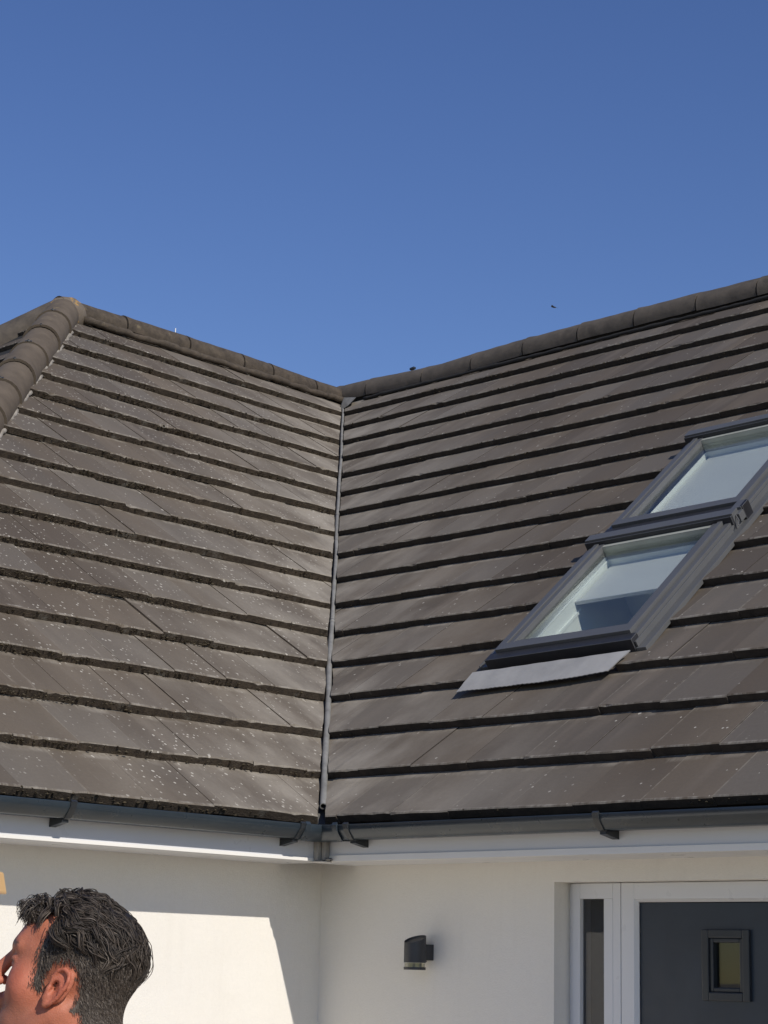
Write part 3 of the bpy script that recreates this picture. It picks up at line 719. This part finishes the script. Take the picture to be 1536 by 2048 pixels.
# side flashing, link piece between the two windows, apron
fl = MB()
fl.box((-.052, .02, -.018), (-.001, 2.30, .006), 0, SK); fl.box((-.058, .02, -.018), (-.052, 2.30, .014), 0, SK)
fl.box((SKW+.001, .0, -.018), (SKW+.050, 2.30, .004), 0, SK); fl.box((SKW+.0005, .01, .004), (SKW+.010, 2.22, .030), 0, SK)
fl.box((.02, 1.10, -.01), (SKW-.02, 1.20, .018), 0, SK)
fl.build('side_flashing', MT['clad'], lo, SK(0, 1, 0), bevel=.0015)
lk = MB(); lk.box((SKW-.03, 1.135, .02), (SKW+.022, 1.215, .072), 0, SK); lk.box((SKW-.012, 1.085, .02), (SKW+.030, 1.135, .060), 0, SK); lk.box((SKW+.012, 1.14, .0), (SKW+.028, 1.21, .073), 1, SK)
lk.tube([SK(SKW-.005, 1.10, .063), SK(SKW+.012, 1.085, .062), SK(SKW+.033, 1.06, .040), SK(SKW+.040, 1.03, .03)], .0035, 6, 2)
lk.build('link_bracket', [MT['clad'], MT['gasket'], MT['nose_left']], up, SK(SKW, 1.15, .05), bevel=.0015)
apn = MB(); nx, ny = 64, 7; vs = []; top = []
for j in range(ny):
    for i in range(nx+1):
        t = i/nx; q = j/(ny-1)
        ua_ = -.070+(.070-.0)*0; u_ = (-.062*(1-q)-.045*q)*(1-t)+(SKW-.05+.06*q)*t
        v_ = (-.182+.009*math.sin(t*6)*.5+(.0016 if i % 2 else -.0016)*(1 if j == 0 else 0)+.05*max(0, t-.72)*1.2)*(1-q)+(-.050)*q
        hh = .004+.020*q+.003*math.sin(t*9+1)*(1-q)*(1-t)+.003*noise.noise(Vector((t*8, q*3, 0)))
        vs.append(SK(u_, v_, hh-.012*(1-q)*0))
apn.add(vs+[tuple(Vector(v)-Vector((0, -s_, c_))*.003) for v in vs],
        [(j*(nx+1)+i, j*(nx+1)+i+1, (j+1)*(nx+1)+i+1, (j+1)*(nx+1)+i) for j in range(ny-1) for i in range(nx)] +
        [((nx+1)*ny+j*(nx+1)+i, (nx+1)*ny+(j+1)*(nx+1)+i, (nx+1)*ny+(j+1)*(nx+1)+i+1, (nx+1)*ny+j*(nx+1)+i+1) for j in range(ny-1) for i in range(nx)] +
        [(i, (nx+1)*ny+i, (nx+1)*ny+i+1, i+1) for i in range(nx)])
ao = apn.build('flashing_apron', MT['lead'], lo, SK(.4, -.15, 0), smooth=False, label='pale crinkled flashing apron below the lower skylight'); autosmooth(ao, 40)

# ------------------------------------------------------------------ stepladder whose top just enters the frame
def ray(x, y): return cf+cr*((x-768)/3907.37)-cu*((y-1024)/3907.37)
tp = CAM+ray(-11, 1762)*3.6
ld = empty('stepladder', (tp.x, tp.y, -Z0), label='end of an orange stepladder top poking in at the left edge', cat='stepladder')
lc = MB(); dirL = (-cr+Vector((0, 0, 0))); dirL.z = 0; dirL.normalize(); dirF = Vector((-dirL.y, dirL.x, 0))
ht = .041
def LF(a, b, z): return tp+dirL*a+dirF*b+Vector((0, 0, z))
lc.hexa([LF(-.004, -.11, -ht/2), LF(.42, -.11, -ht/2), LF(.42, .02, -ht/2), LF(-.004, .02, -ht/2), LF(.004, -.105, ht/2), LF(.41, -.105, ht/2), LF(.41, .015, ht/2), LF(.004, .015, ht/2)])
lc.build('ladder_top', MT['orange'], ld, tp, bevel=.004)
hgt = tp.z+Z0
for a, da in ((.10, -.06), (.38, .06)):
    for b, db in ((-.09, -.28), (.0, .42)):
        mb = MB(); mb.tube([LF(a, b, -.02), LF(a+(da if 0 else .0 if a < .2 else da), b+db, -hgt+.01)], .016, 4)
        mb.build('leg', MT['orange'], ld, LF(a, b, -.3))
for i in range(1, 6):
    t = i/6; mb = MB(); z = -hgt*t; b = -.09-.28*t
    mb.hexa([LF(.10, b-.03, z-.012), LF(.38, b-.03, z-.012), LF(.38, b+.04, z-.012), LF(.10, b+.04, z-.012), LF(.10, b-.03, z+.008), LF(.38, b-.03, z+.008), LF(.38, b+.04, z+.008), LF(.10, b+.04, z+.008)])
    mb.build('tread', MT['alu'], ld, LF(.2, b, z))

# ------------------------------------------------------------------ distant bird
bp = CAM+ray(1107, 614)*60
bmx = MB(); L_ = .085
bmx.ellipsoid(bp, (L_, .026, .026), 10, 6, 0, Matrix.Rotation(math.atan2(cr.y, cr.x), 3, 'Z') @ Matrix.Rotation(.25, 3, 'Y'))
def BP(a, b, c): return bp+cr*a+cf*b+cu*c
bmx.add([BP(-.03, 0, .01), BP(.05, 0, .0), BP(.01, .16, .045), BP(-.02, .16, .045), BP(-.03, 0, .004), BP(.05, 0, -.006), BP(.01, .16, .039), BP(-.02, .16, .039)], [(0, 1, 2, 3), (7, 6, 5, 4), (0, 4, 5, 1), (1, 5, 6, 2), (2, 6, 7, 3), (3, 7, 4, 0)])
bmx.add([BP(-.05, 0, .01), BP(.03, 0, .0), BP(-.05, -.16, .045), BP(-.08, -.16, .045), BP(-.05, 0, .004), BP(.03, 0, -.006), BP(-.05, -.16, .039), BP(-.08, -.16, .039)], [(0, 1, 2, 3), (7, 6, 5, 4), (0, 4, 5, 1), (1, 5, 6, 2), (2, 6, 7, 3), (3, 7, 4, 0)])
bmx.add([BP(.06, -.012, -.012), BP(.06, .012, -.012), BP(.12, .022, -.030), BP(.12, -.022, -.030), BP(.06, -.012, -.018), BP(.06, .012, -.018), BP(.12, .022, -.034), BP(.12, -.022, -.034)], [(0, 1, 2, 3), (7, 6, 5, 4), (0, 4, 5, 1), (1, 5, 6, 2), (2, 6, 7, 3), (3, 7, 4, 0)])
bmx.build('bird', MT['bird'], None, bp, smooth=False, label='tiny dark bird flying in the blue sky above the ridge', cat='bird')
#PERSON
# ------------------------------------------------------------------ the man: one skin surface from a distance field, hair and clothes as children
HPX = (101, 1976)                                                   # where the ear sits in the picture
hc = CAM+ray(*HPX)*2.98
yawv = (-cr*math.cos(R(7))+cf*math.sin(R(7))); yawv.z = 0; yawv.normalize()     # facing direction: picture left, a little away
PIT = R(13)
hx = yawv*math.cos(PIT)+Vector((0, 0, 1))*math.sin(PIT)
hz = Vector((0, 0, 1))*math.cos(PIT)-yawv*math.sin(PIT); hy = hz.cross(hx)
# hy points to the person's left, towards the camera
hc = hc-hy*.078
def smin(a, b, k):
    h = np.clip(.5+.5*(b-a)/k, 0, 1); return b*(1-h)+a*h-k*h*(1-h)
def smax(a, b, k): return -smin(-a, -b, k)
def ell(p, c, r):
    q = p-np.array(c); r = np.array(r)
    k0 = np.linalg.norm(q/r, axis=-1); k1 = np.linalg.norm(q/(r*r), axis=-1)+1e-9
    return k0*(k0-1)/k1
def sph(p, c, r): return np.linalg.norm(p-np.array(c), axis=-1)-r
def cap(p, a, b, ra, rb=None):
    rb = ra if rb is None else rb
    a = np.array(a); b = np.array(b); ab = b-a
    t = np.clip(((p-a)@ab)/(ab@ab), 0, 1)
    return np.linalg.norm(p-a-t[..., None]*ab, axis=-1)-(ra+(rb-ra)*t)
def head_sdf(p):          # head frame: x forwards, y to the person's left, z up; the origin between the ear canals
    q = p.copy(); q[..., 1] = np.abs(q[..., 1])
    d = ell(q, (-.014, 0, .052), (.097, .076, .079))
    d = smin(d, ell(q, (.040, 0, .050), (.050, .060, .054)), .02)
    d = smin(d, ell(q, (.040, 0, -.020), (.048, .058, .075)), .02)
    d = smin(d, ell(q, (.040, 0, -.072), (.048, .050, .034)), .02)
    d = smin(d, sph(q, (.074, .006, -.098), .019), .02)
    d = smin(d, cap(q, (-.004, .054, -.040), (.030, .048, -.085), .018, .014), .022)
    d = smin(d, cap(q, (.086, .010, .045), (.074, .044, .049), .008, .007), .018)
    d = smin(d, sph(q, (.052, .044, -.006), .020), .032)
    d = smax(d, -ell(q, (.093, .034, .025), (.014, .017, .013)), .010)
    d = smin(d, ell(q, (.073, .033, .024), (.0125, .0145, .0125)), .004)
    d = smax(d, -cap(q, (.088, .022, .0215), (.080, .045, .020), .0022), .0012)      # line of the narrowed eye
    d = smin(d, cap(q, (.091, 0, .032), (.116, 0, -.010), .008, .012), .008)
    d = smin(d, ell(q, (.104, .013, -.014), (.011, .008, .008)), .006)
    d = smax(d, -sph(q, (.106, .011, -.023), .005), .003)
    d = smin(d, ell(q, (.090, 0, -.040), (.012, .026, .010)), .010)
    d = smin(d, ell(q, (.095, 0, -.051), (.009, .022, .0050)), .004)
    d = smin(d, ell(q, (.093, 0, -.061), (.009, .020, .0055)), .004)
    d = smax(d, -cap(q, (.102, 0, -.0562), (.088, .026, -.057), .0013), .002)
    d = smin(d, cap(q, (-.040, 0, -.030), (-.076, 0, -.175), .058, .064), .030)
    # sternomastoid
    d = smin(d, cap(q, (-.022, .058, -.030), (-.030, .030, -.165), .012, .011), .018)
    # ear: bowl, helix rim, lobe
    hq = q
    q = q.copy(); q[..., 0] = (q[..., 0]+.24*q[..., 2]+.010)/.86-.010; q[..., 2] = (q[..., 2]-.002)/.88+.002; q[..., 1] = (q[..., 1]-.074)/.9+.074
    e = ell(q, (-.012, .078, .006), (.021, .006, .032))
    e = smin(e, cap(q, (.002, .074, -.004), (.003, .076, -.018), .006, .006), .006)
    pts = [(.004, .077, .006), (.007, .079, .022), (.002, .082, .033), (-.008, .086, .037), (-.019, .089, .032), (-.025, .091, .019), (-.025, .090, .003), (-.020, .087, -.013), (-.013, .084, -.025), (-.004, .079, -.030)]
    for i in range(len(pts)-1): e = smin(e, cap(q, pts[i], pts[i+1], .0038, .0038), .0015)
    e = smin(e, ell(q, (-.005, .078, -.027), (.009, .005, .009)), .004)
    e = smin(e, cap(q, (-.016, .086, .026), (-.020, .088, -.004), .0032), .004)
    e = smax(e, -ell(q, (-.004, .086, .002), (.0095, .013, .014)), .002)
    e = smax(e, -ell(q, (-.014, .093, .016), (.0075, .011, .015)), .002)
    e = smin(e, cap(q, (-.020, .070, .026), (-.018, .070, -.012), .009, .008), .010)
    e = smin(e, ell(q, (.004, .079, -.002), (.004, .0045, .007)), .003)
    return smin(d, e*.86, .003)
MH = np.array([list(hx), list(hy), list(hz)])          # world -> head
hcn = np.array(list(hc))
def to_head(p): return (p-hcn) @ MH.T
def to_world(p): return p @ MH + hcn
# body frame: bx forwards (torso turned like the head), by left
bxv = yawv.copy(); byv = Vector((0, 0, 1)).cross(bxv)
nk = hc+hx*-.060+hz*-.165                                # base of the neck
MBd = np.array([list(bxv), list(byv), [0, 0, 1]]); org = np.array([nk.x, nk.y, -Z0])
SH = nk.z+Z0                                             # height of the base of the neck
def body_sdf(b):         # x forwards, y left, z height above the ground
    q = b.copy(); q[..., 1] = np.abs(q[..., 1]); k = SH/1.45
    d = ell(q, (.0, 0, 1.22*k), (.115, .175, .24)); d = smin(d, ell(q, (.0, .0, .98*k), (.105, .150, .16)), .08)
    d = smin(d, cap(q, (-.01, 0, SH+.01), (-.01, .16, SH-.055), .055, .055), .05)
    d = smin(d, cap(q, (0, .185, SH-.075), (-.03, .235, SH-.36), .052, .042), .03)
    d = smin(d, cap(q, (-.03, .235, SH-.36), (.055, .200, SH-.57), .040, .028), .02)
    d = smin(d, cap(q, (.055, .200, SH-.57), (.075, .175, SH-.66), .030, .026), .02)
    d = smin(d, cap(q, (0, .085, .92*k), (.015, .10, .50*k), .088, .055), .05)
    d = smin(d, cap(q, (.015, .10, .50*k), (-.01, .11, .09), .056, .038), .03)
    d = smin(d, cap(q, (-.03, .11, .045), (.15, .125, .035), .040, .034), .03)
    return d
def full_sdf(p):
    dh = head_sdf(to_head(p)); b = (p-org) @ MBd.T
    return smin(dh, body_sdf(b), .035)
def surface_nets(f, xs, ys, zs):
    X, Y, Z = np.meshgrid(xs, ys, zs, indexing='ij'); P = np.stack([X, Y, Z], -1)
    D = np.empty(X.shape)
    for i in range(len(xs)): D[i] = f(P[i].reshape(-1, 3)).reshape(P[i].shape[:2])
    S = D < 0
    nx, ny, nz = [n-1 for n in S.shape]
    cnt = np.zeros((nx, ny, nz)); acc = np.zeros((nx, ny, nz, 3))
    cs = [(0, 0, 0), (1, 0, 0), (0, 1, 0), (1, 1, 0), (0, 0, 1), (1, 0, 1), (0, 1, 1), (1, 1, 1)]
    sl_ = lambda c: (slice(c[0], c[0]+nx), slice(c[1], c[1]+ny), slice(c[2], c[2]+nz))
    for a in cs:
        for ax in range(3):
            if a[ax]: continue
            b = list(a); b[ax] = 1; b = tuple(b)
            da, db = D[sl_(a)], D[sl_(b)]; m_ = (da < 0) != (db < 0)
            t = np.where(m_, da/np.where(m_, da-db, 1), 0)[..., None]
            acc += np.where(m_[..., None], P[sl_(a)]*(1-t)+P[sl_(b)]*t, 0); cnt += m_
    idx = -np.ones((nx, ny, nz), dtype=np.int64); on = cnt > 0; idx[on] = np.arange(on.sum())
    V = acc[on]/cnt[on][:, None]; F = []
    for ax in range(3):
        o1, o2 = [(1, 2), (2, 0), (0, 1)][ax]
        sa = [slice(1, -1)]*3; sb = [slice(1, -1)]*3; sa[ax] = slice(0, -1); sb[ax] = slice(1, None)
        A1, B1 = S[tuple(sa)], S[tuple(sb)]; w_ = np.argwhere(A1 != B1)
        off = np.ones(3, int); off[ax] = 0; w_ = w_+off
        inside = S[tuple(w_.T)]
        def g(d1, d2):
            v = w_.copy(); v[:, o1] -= d1; v[:, o2] -= d2; return idx[tuple(v.T)]
        qd = np.stack([g(1, 1), g(0, 1), g(0, 0), g(1, 0)], 1)
        qd[~inside] = qd[~inside][:, ::-1]; F.append(qd)
    return V, np.concatenate(F)
def grid(lo, hi, flo, fhi, fine, coarse):
    a = list(np.arange(lo, flo, coarse))+list(np.arange(flo, fhi, fine))+list(np.arange(fhi, hi, coarse)); return np.array(a)
C0 = hcn
xs = grid(C0[0]-.42, C0[0]+.42, C0[0]-.155, C0[0]+.155, .0034, .016); ys = grid(C0[1]-.42, C0[1]+.42, C0[1]-.155, C0[1]+.155, .0034, .016)
zs = grid(-Z0-.02, C0[2]+.20, C0[2]-.20, C0[2]+.17, .0034, .014)
V, F = surface_nets(full_sdf, xs, ys, zs)
# pull the points onto the exact surface
for it in range(3):
    d0 = full_sdf(V); e_ = 2e-4; g_ = np.stack([(full_sdf(V+np.eye(3)[i]*e_)-d0)/e_ for i in range(3)], 1)
    gn = np.linalg.norm(g_, axis=1, keepdims=True)+1e-6; V = V-np.clip(d0, -.004, .004)[:, None]*g_/gn/np.maximum(gn, .6)
NRM = g_/gn
def region(V):
    h = to_head(V); b = (V-org) @ MBd.T; return h, b
HH, BB = region(V)
me = bpy.data.meshes.new('person'); me.from_pydata(V.tolist(), [], F.tolist())
# skin tone varies with where the blood and the stubble are
ms_ = N('skin'); o = ms_.n('Attribute', _attribute_name='zone'); sp_ = ms_.n('SeparateColor'); ms_.l(o.outputs['Color'], sp_.inputs[0])
oc = ms_.n('TexCoord').outputs['Object']
c = ms_.mix(ms_.ramp(ms_.noise(oc, 28, 4), [(.3, 0.), (.7, 1.)]), (.35, .115, .062), (.50, .178, .105))
c = ms_.mix(ms_.math('MULTIPLY', sp_.outputs[0], .6), c, (.50, .10, .062))
c = ms_.mix(ms_.math('MULTIPLY', sp_.outputs[1], .38), c, (.16, .085, .06))
c = ms_.mix(sp_.outputs[2], c, (.05, .038, .032))
ms_.col(c); ms_.rough(.56); ms_.b.inputs['Subsurface Weight'].default_value = .12; ms_.b.inputs['Subsurface Radius'].default_value = (.008, .003, .0015)
ms_.b.inputs['Specular IOR Level'].default_value = .4
ms_.bump(ms_.math('ADD', ms_.noise(oc, 420, 3), ms_.math('MULTIPLY', ms_.noise(oc, 90, 3), .8)), .3, .003)
hx_, hy_, hz_ = HH[:, 0], np.abs(HH[:, 1]), HH[:, 2]
red = np.exp(-(((hx_-.07)/.035)**2+((hz_+.01)/.03)**2))*.6+np.exp(-(((hx_+.012)/.03)**2+((hy_-.09)/.012)**2+((hz_-.01)/.04)**2))*.7
stub = np.clip((-.030-hz_)/.02, 0, 1)*np.clip((hz_+.135)/.02, 0, 1)*np.clip((hx_+.0)/.03, 0, 1)
def sstep(a, b, x): t = np.clip((x-a)/(b-a), 0, 1); return t*t*(3-2*t)
def hair_mask(h):          # >0 where hair grows
    x, y, z = h[:, 0], np.abs(h[:, 1]), h[:, 2]
    # hairline drawn in the side view: forehead, temple recess, sideburn, behind the ear, nape
    front = np.interp(z, [-.20, -.13, -.075, -.045, -.030, -.022, -.006, .006, .030, .045, .060, .075, .090, .105, .120, .15],
                         [-.10, -.092, -.074, -.058, -.050, .016, .032, .035, .035, .036, .036, .031, .028, .032, .060, .09])
    m_ = (front-x)/.008
    m_ = np.minimum(m_, (z+.118)/.02)
    mid = np.clip(1-y/.045, 0, 1)                      # towards the middle the hairline sits further forward
    m_ = np.maximum(m_, np.where(z > .088, (.030+.042*np.sqrt(mid)-x)/.008+(z-.104)*60, -9))
    ear = np.sqrt(((x+.010)/.030)**2+((z-.004)/.042)**2)
    m_ = np.minimum(m_, np.where(y > .045, (ear-1)*5, 9))
    m_ = np.where((x > -.048) & (z < -.028) & (y > .0), -1, m_)
    m_ = np.where((z < -.012) & (x > -.028), -1, m_)
    return m_
hm = hair_mask(HH)
zone = np.zeros((len(V), 4), dtype=np.float32); zone[:, 3] = 1
zone[:, 0] = red; zone[:, 1] = stub; zone[:, 2] = sstep(-.4, 1.2, hm)*.75*(BB[:, 2] > SH-.05)
brow = np.exp(-(((hz_-(.052-.12*np.maximum(hy_-.035, 0)))/.0048)**2))*(hy_ > .012)*(hy_ < .054)*(hx_ > .06)
zone[:, 2] = np.maximum(zone[:, 2], brow*.85)
zone[:, 2] = np.maximum(zone[:, 2], np.exp(-(((hz_-.0215)/.0020)**2))*(hy_ > .020)*(hy_ < .048)*(hx_ > .065)*.8)  # lid crease of the narrowed eye, its shade painted into the skin colour
ca = me.color_attributes.new('zone', 'FLOAT_COLOR', 'POINT'); ca.data.foreach_set('color', zone.ravel())
man = finish('person', me, None, (nk.x, nk.y, -Z0), [ms_.m], smooth=True, label='man with wavy greying dark hair looking to the left in front of the sunlit wall', cat='person')
# clothes: shells lifted off the skin
def shell(name, mask, off, mat, nz_=0):
    fm_ = mask[F].all(1); FF = F[fm_]; u_ = np.unique(FF); mp = -np.ones(len(V), int); mp[u_] = np.arange(len(u_))
    n3 = np.array([noise.noise(Vector(v)*9) for v in V[u_]])
    VV = V[u_]+NRM[u_]*(off+nz_*n3)[:, None] if nz_ else V[u_]+NRM[u_]*off
    m2 = bpy.data.meshes.new(name); m2.from_pydata(VV.tolist(), [], mp[FF].tolist())
    return finish(name, m2, man, nk, [mat], smooth=True)
bz = BB[:, 2]; by_ = np.abs(BB[:, 1]); head_far = HH[:, 2] < -.15
MT['shirt'] = mat_plain('navy_cotton', (.03, .04, .07), .9, 0, .1, 20); MT['jeans'] = mat_plain('denim', (.05, .07, .12), .9, 0, .15, 30); MT['shoe'] = mat_plain('boot_leather', (.06, .04, .025), .6)
shell('t_shirt', (bz < SH-.035+.0*by_) & (bz > .90*SH/1.45) & ((by_ < .20) | (bz > SH-.30)), .009, MT['shirt'], .004)
shell('trousers', (bz < .93*SH/1.45) & (bz > .08), .010, MT['jeans'], .004)
shell('shoes', (bz < .11), .008, MT['shoe'])
# ---- hair: dark cap, short sides, wavy top
mh = N('hair'); at = mh.n('Attribute', _attribute_name='tone')
c = mh.ramp(at.outputs['Fac'], [(0., (.006, .005, .005)), (.50, (.032, .024, .018)), (.80, (.125, .098, .076)), (1., (.27, .235, .20))])
mh.col(c); mh.rough(.55); mh.b.inputs['Specular IOR Level'].default_value = .45
def hsd(p): return head_sdf(p)
def hgrad(p):
    d0 = hsd(p); e_ = 4e-4; g_ = np.stack([(hsd(p+np.eye(3)[i]*e_)-d0)/e_ for i in range(3)], 1)
    return d0, g_/(np.linalg.norm(g_, axis=1, keepdims=True)+1e-9)
fm_ = (hm > .25)[F].all(1) & (BB[:, 2] > SH-.02)[F].all(1)
cfc = F[fm_]; cen = HH[cfc].mean(1); 
u_ = np.unique(cfc); mp = -np.ones(len(V), int); mp[u_] = np.arange(len(u_))
hu = HH[u_]; tz = sstep(.060, .115, hu[:, 2])
n3 = np.array([noise.noise(Vector(v)*40) for v in hu])
thk = .0012+(.011+.006*n3)*tz*np.clip(hm[u_]/3, 0, 1)
VV = to_world(hu)+NRM[u_]*thk[:, None]
m2 = bpy.data.meshes.new('hair'); m2.from_pydata(VV.tolist(), [], mp[cfc].tolist())
a_ = m2.color_attributes.new('tone', 'FLOAT_COLOR', 'POINT'); tn = np.full((len(VV), 4), .25, dtype=np.float32); tn[:, :3] = (.15+.45*(1-tz))[:, None]; tn[:, 3] = 1; a_.data.foreach_set('color', tn.ravel())
hairo = finish('hair', m2, man, hc, [mh.m], smooth=True, label='wavy dark brown hair greying at the sides, cut short over the ears')
class Strands:
    def __init__(s): s.V = []; s.F = []; s.T = []; s.n = 0
    def add(s, P, rad, tone):      # P: (N,S,3) in head frame, rad: (S,), tone (N,)
        N_, S_ = P.shape[:2]; D_ = np.gradient(P, axis=1); D_ /= np.linalg.norm(D_, axis=2, keepdims=True)+1e-9
        ref = nr.normal(size=(N_, 1, 3)); x = np.cross(D_, ref); x /= np.linalg.norm(x, axis=2, keepdims=True)+1e-9; y = np.cross(D_, x)
        ring = []
        for k in range(3):
            a = 2*math.pi*k/3; ring.append(P+(x*math.cos(a)+y*math.sin(a))*rad[None, :, None])
        Q = np.stack(ring, 2).reshape(-1, 3)
        base = s.n+(np.arange(N_)*S_*3)[:, None, None]; i = np.arange(S_-1)[None, :, None]*3; k = np.arange(3)[None, None, :]
        a = base+i+k; b = base+i+(k+1) % 3
        s.F.append(np.stack([a, b, b+3, a+3], -1).reshape(-1, 4)); s.V.append(Q); s.T.append(np.repeat(tone, S_*3)); s.n += len(Q)
    def build(s, name, label=None):
        VV = to_world(np.concatenate(s.V)); FF = np.concatenate(s.F); T = np.concatenate(s.T)
        m2 = bpy.data.meshes.new(name); m2.vertices.add(len(VV)); m2.vertices.foreach_set('co', VV.astype(np.float32).ravel())
        m2.loops.add(len(FF)*4); m2.loops.foreach_set('vertex_index', FF.astype(np.int32).ravel()); m2.polygons.add(len(FF))
        m2.polygons.foreach_set('loop_start', np.arange(0, len(FF)*4, 4, dtype=np.int32)); m2.update(calc_edges=True); m2.validate()
        a_ = m2.color_attributes.new('tone', 'FLOAT_COLOR', 'POINT'); t4 = np.ones((len(VV), 4), dtype=np.float32); t4[:, :3] = T[:, None]; a_.data.foreach_set('color', t4.ravel())
        return finish(name, m2, hairo, hc, [mh.m], smooth=True, label=label)
# roots on the hair cap
tri_a = np.linalg.norm(np.cross(HH[cfc[:, 1]]-HH[cfc[:, 0]], HH[cfc[:, 2]]-HH[cfc[:, 0]]), axis=1)
def roots(n, zlo, zhi):
    w_ = tri_a*(cen[:, 2] > zlo)*(cen[:, 2] < zhi); w_ = w_/w_.sum(); i = nr.choice(len(cfc), n, p=w_)
    r = nr.dirichlet((1, 1, 1, 1), n); return (HH[cfc[i]]*r[..., None]).sum(1)
def clip_growth(P0, t0, L, S_, hfun, wav=0, wl_=.03, ph=None, spread=0):
    P = [P0]; p = P0.copy(); t = t0.copy(); st = (L/(S_-1))
    for j in range(1, S_):
        d_, g = hgrad(p)
        tt = t-(t*g).sum(1, keepdims=True)*g; tt /= np.linalg.norm(tt, axis=1, keepdims=True)+1e-9
        if not np.isscalar(wav):
            side = np.cross(g, tt); tt = tt+side*(wav*np.cos(2*math.pi*(j*st/wl_)+ph))[:, None]; tt /= np.linalg.norm(tt, axis=1, keepdims=True)
        p = p+tt*np.asarray(st).reshape(-1, 1); d_, g = hgrad(p); p = p-g*(d_-hfun(j/(S_-1)))[:, None]; P.append(p.copy()); t = .8*t+.2*tt
    return np.stack(P, 1)
# short sides and back
n = 9000; r0 = roots(n, -.13, .090)
dirv = np.stack([np.full(n, -.55), np.zeros(n), np.full(n, -.75)], 1)+nr.normal(size=(n, 3))*.28
lens = .007+.010*np.clip((r0[:, 2]+.03)/.12, 0, 1)*nr.uniform(.6, 1.2, n)
lift = .0030+.004*np.clip((r0[:, 2])/.09, 0, 1)
ST = Strands(); P = clip_growth(r0, dirv, lens, 4, lambda t: lift*t+.0004)
grey = .56+.26*nr.random_sample(n)+.10*np.clip((.03-r0[:, 2])/.08, 0, 1)*(nr.random_sample(n) > .4); grey = np.where(nr.random_sample(n) < .10, .93, grey)
ST.add(P, np.array([.00055, .00050, .00040, .0002]), grey); ST.build('short_hair', 'close-cropped greying hair at the sides')
wf = tri_a_all = None
fe = F[((hm > -1.6)[F].all(1)) & ((hm < .6)[F].all(1)) & (BB[:, 2] > SH-.03)[F].all(1)]
hmf = hm[fe].mean(1); hf = HH[fe].mean(1)
okf = (hf[:, 2] < .085) & (hmf > -.9) & ~((hf[:, 0] > -.035) & (hf[:, 2] < -.008)) & ~((np.abs(hf[:, 1]) > .055) & (hf[:, 0] > -.032) & (hf[:, 0] < .012) & (hf[:, 2] < .035))
fe = fe[okf]; pw_ = np.exp(hmf[okf]*1.4); i_ = nr.choice(len(fe), 2200, p=pw_/pw_.sum()); r1 = (HH[fe[i_]]*nr.dirichlet((1, 1, 1, 1), 2200)[..., None]).sum(1)
dv1 = np.stack([np.full(2200, -.45), np.zeros(2200), np.full(2200, -.8)], 1)+nr.normal(size=(2200, 3))*.3
P = clip_growth(r1, dv1, nr.uniform(.0025, .006, 2200), 4, lambda t: .0018*t+.0002)
ST.add(P, np.array([.0004, .00036, .0003, .00015]), nr.uniform(.45, .8, 2200)) if False else None
ST2 = Strands(); ST2.add(P, np.array([.0004, .00036, .0003, .00015]), nr.uniform(.45, .8, 2200)); ST2.build('fine_edge_hair')
# wavy top: guide locks, each a bundle of strands
ST = Strands(); ng = 430; r0 = roots(ng, .088, .2)
fx = sstep(.030, .062, r0[:, 0])                      # the front locks sweep forward and up
base = np.stack([-.9+1.55*fx, np.where(r0[:, 1] > 0, .40, -.40)*(1-fx)+nr.normal(0, .35, ng), -.15+.5*fx], 1)+nr.normal(size=(ng, 3))*.25
Lg = nr.uniform(.045, .078, ng)*(1-.45*fx); ph = nr.uniform(0, 6.28, ng); top = nr.uniform(.010, .021, ng)*(.40+.75*sstep(-.06, .04, r0[:, 0]))
wavs = nr.uniform(.4, 1.0, ng); S_ = 12
g0 = clip_growth(r0, base, Lg, S_, lambda t: top*(math.sin(math.pi*min(1, t*1.05)*.80)**.8+.06*math.sin(t*11)), wavs, nr.uniform(.040, .070, ng), ph)
for kk in range(18):
    off = nr.normal(0, 1, (ng, 1, 3))*np.linspace(.0042, .0016, S_)[None, :, None]
    jit_ = np.cumsum(nr.normal(0, .00028, (ng, S_, 3)), 1)
    tone = np.clip(.33+.36*nr.random_sample(ng), 0, 1); tone = np.where(nr.random_sample(ng) < .10, .70+.22*nr.random_sample(ng), tone)
    ST.add(g0+off+jit_, np.array([.00075]*8+[.0007, .0006, .0004, .0002]), tone)
# quiff hanging over the forehead edge
nq = 70; yq = nr.uniform(-.045, .050, nq); zq = .112-.35*np.abs(yq)+nr.normal(0, .003, nq); r0 = np.stack([np.full(nq, .058)+nr.normal(0, .006, nq), yq, zq], 1)
d_, g = hgrad(r0); r0 = r0-g*d_[:, None]
tt = np.linspace(0, 1, S_)[None, :]; hgt = nr.uniform(.006, .020, nq)[:, None]; fw_ = nr.uniform(.008, .034, nq)[:, None]; cu_ = nr.uniform(.6, 1.6, nq)[:, None]
gx = fw_*np.sin(tt*1.75*np.ones((nq, 1))*cu_.clip(.6, 1.2)); gz = hgt*np.sin(tt*3.0)-.012*tt**2; gy = .006*np.sin(tt*5+nr.uniform(0, 6, nq)[:, None])
g1 = r0[:, None, :]+np.stack([gx, gy, gz], 2)
for kk in range(12):
    off = nr.normal(0, 1, (nq, 1, 3))*np.linspace(.0026, .0034, S_)[None, :, None]; jit_ = np.cumsum(nr.normal(0, .0004, (nq, S_, 3)), 1)
    ST.add(g1+off+jit_, np.array([.0007]*8+[.0006, .0005, .0004, .0002]), np.where(nr.random_sample(nq) < .15, .9, .3+.35*nr.random_sample(nq)))
ST.build('wavy_hair', 'longer wavy dark hair on top')
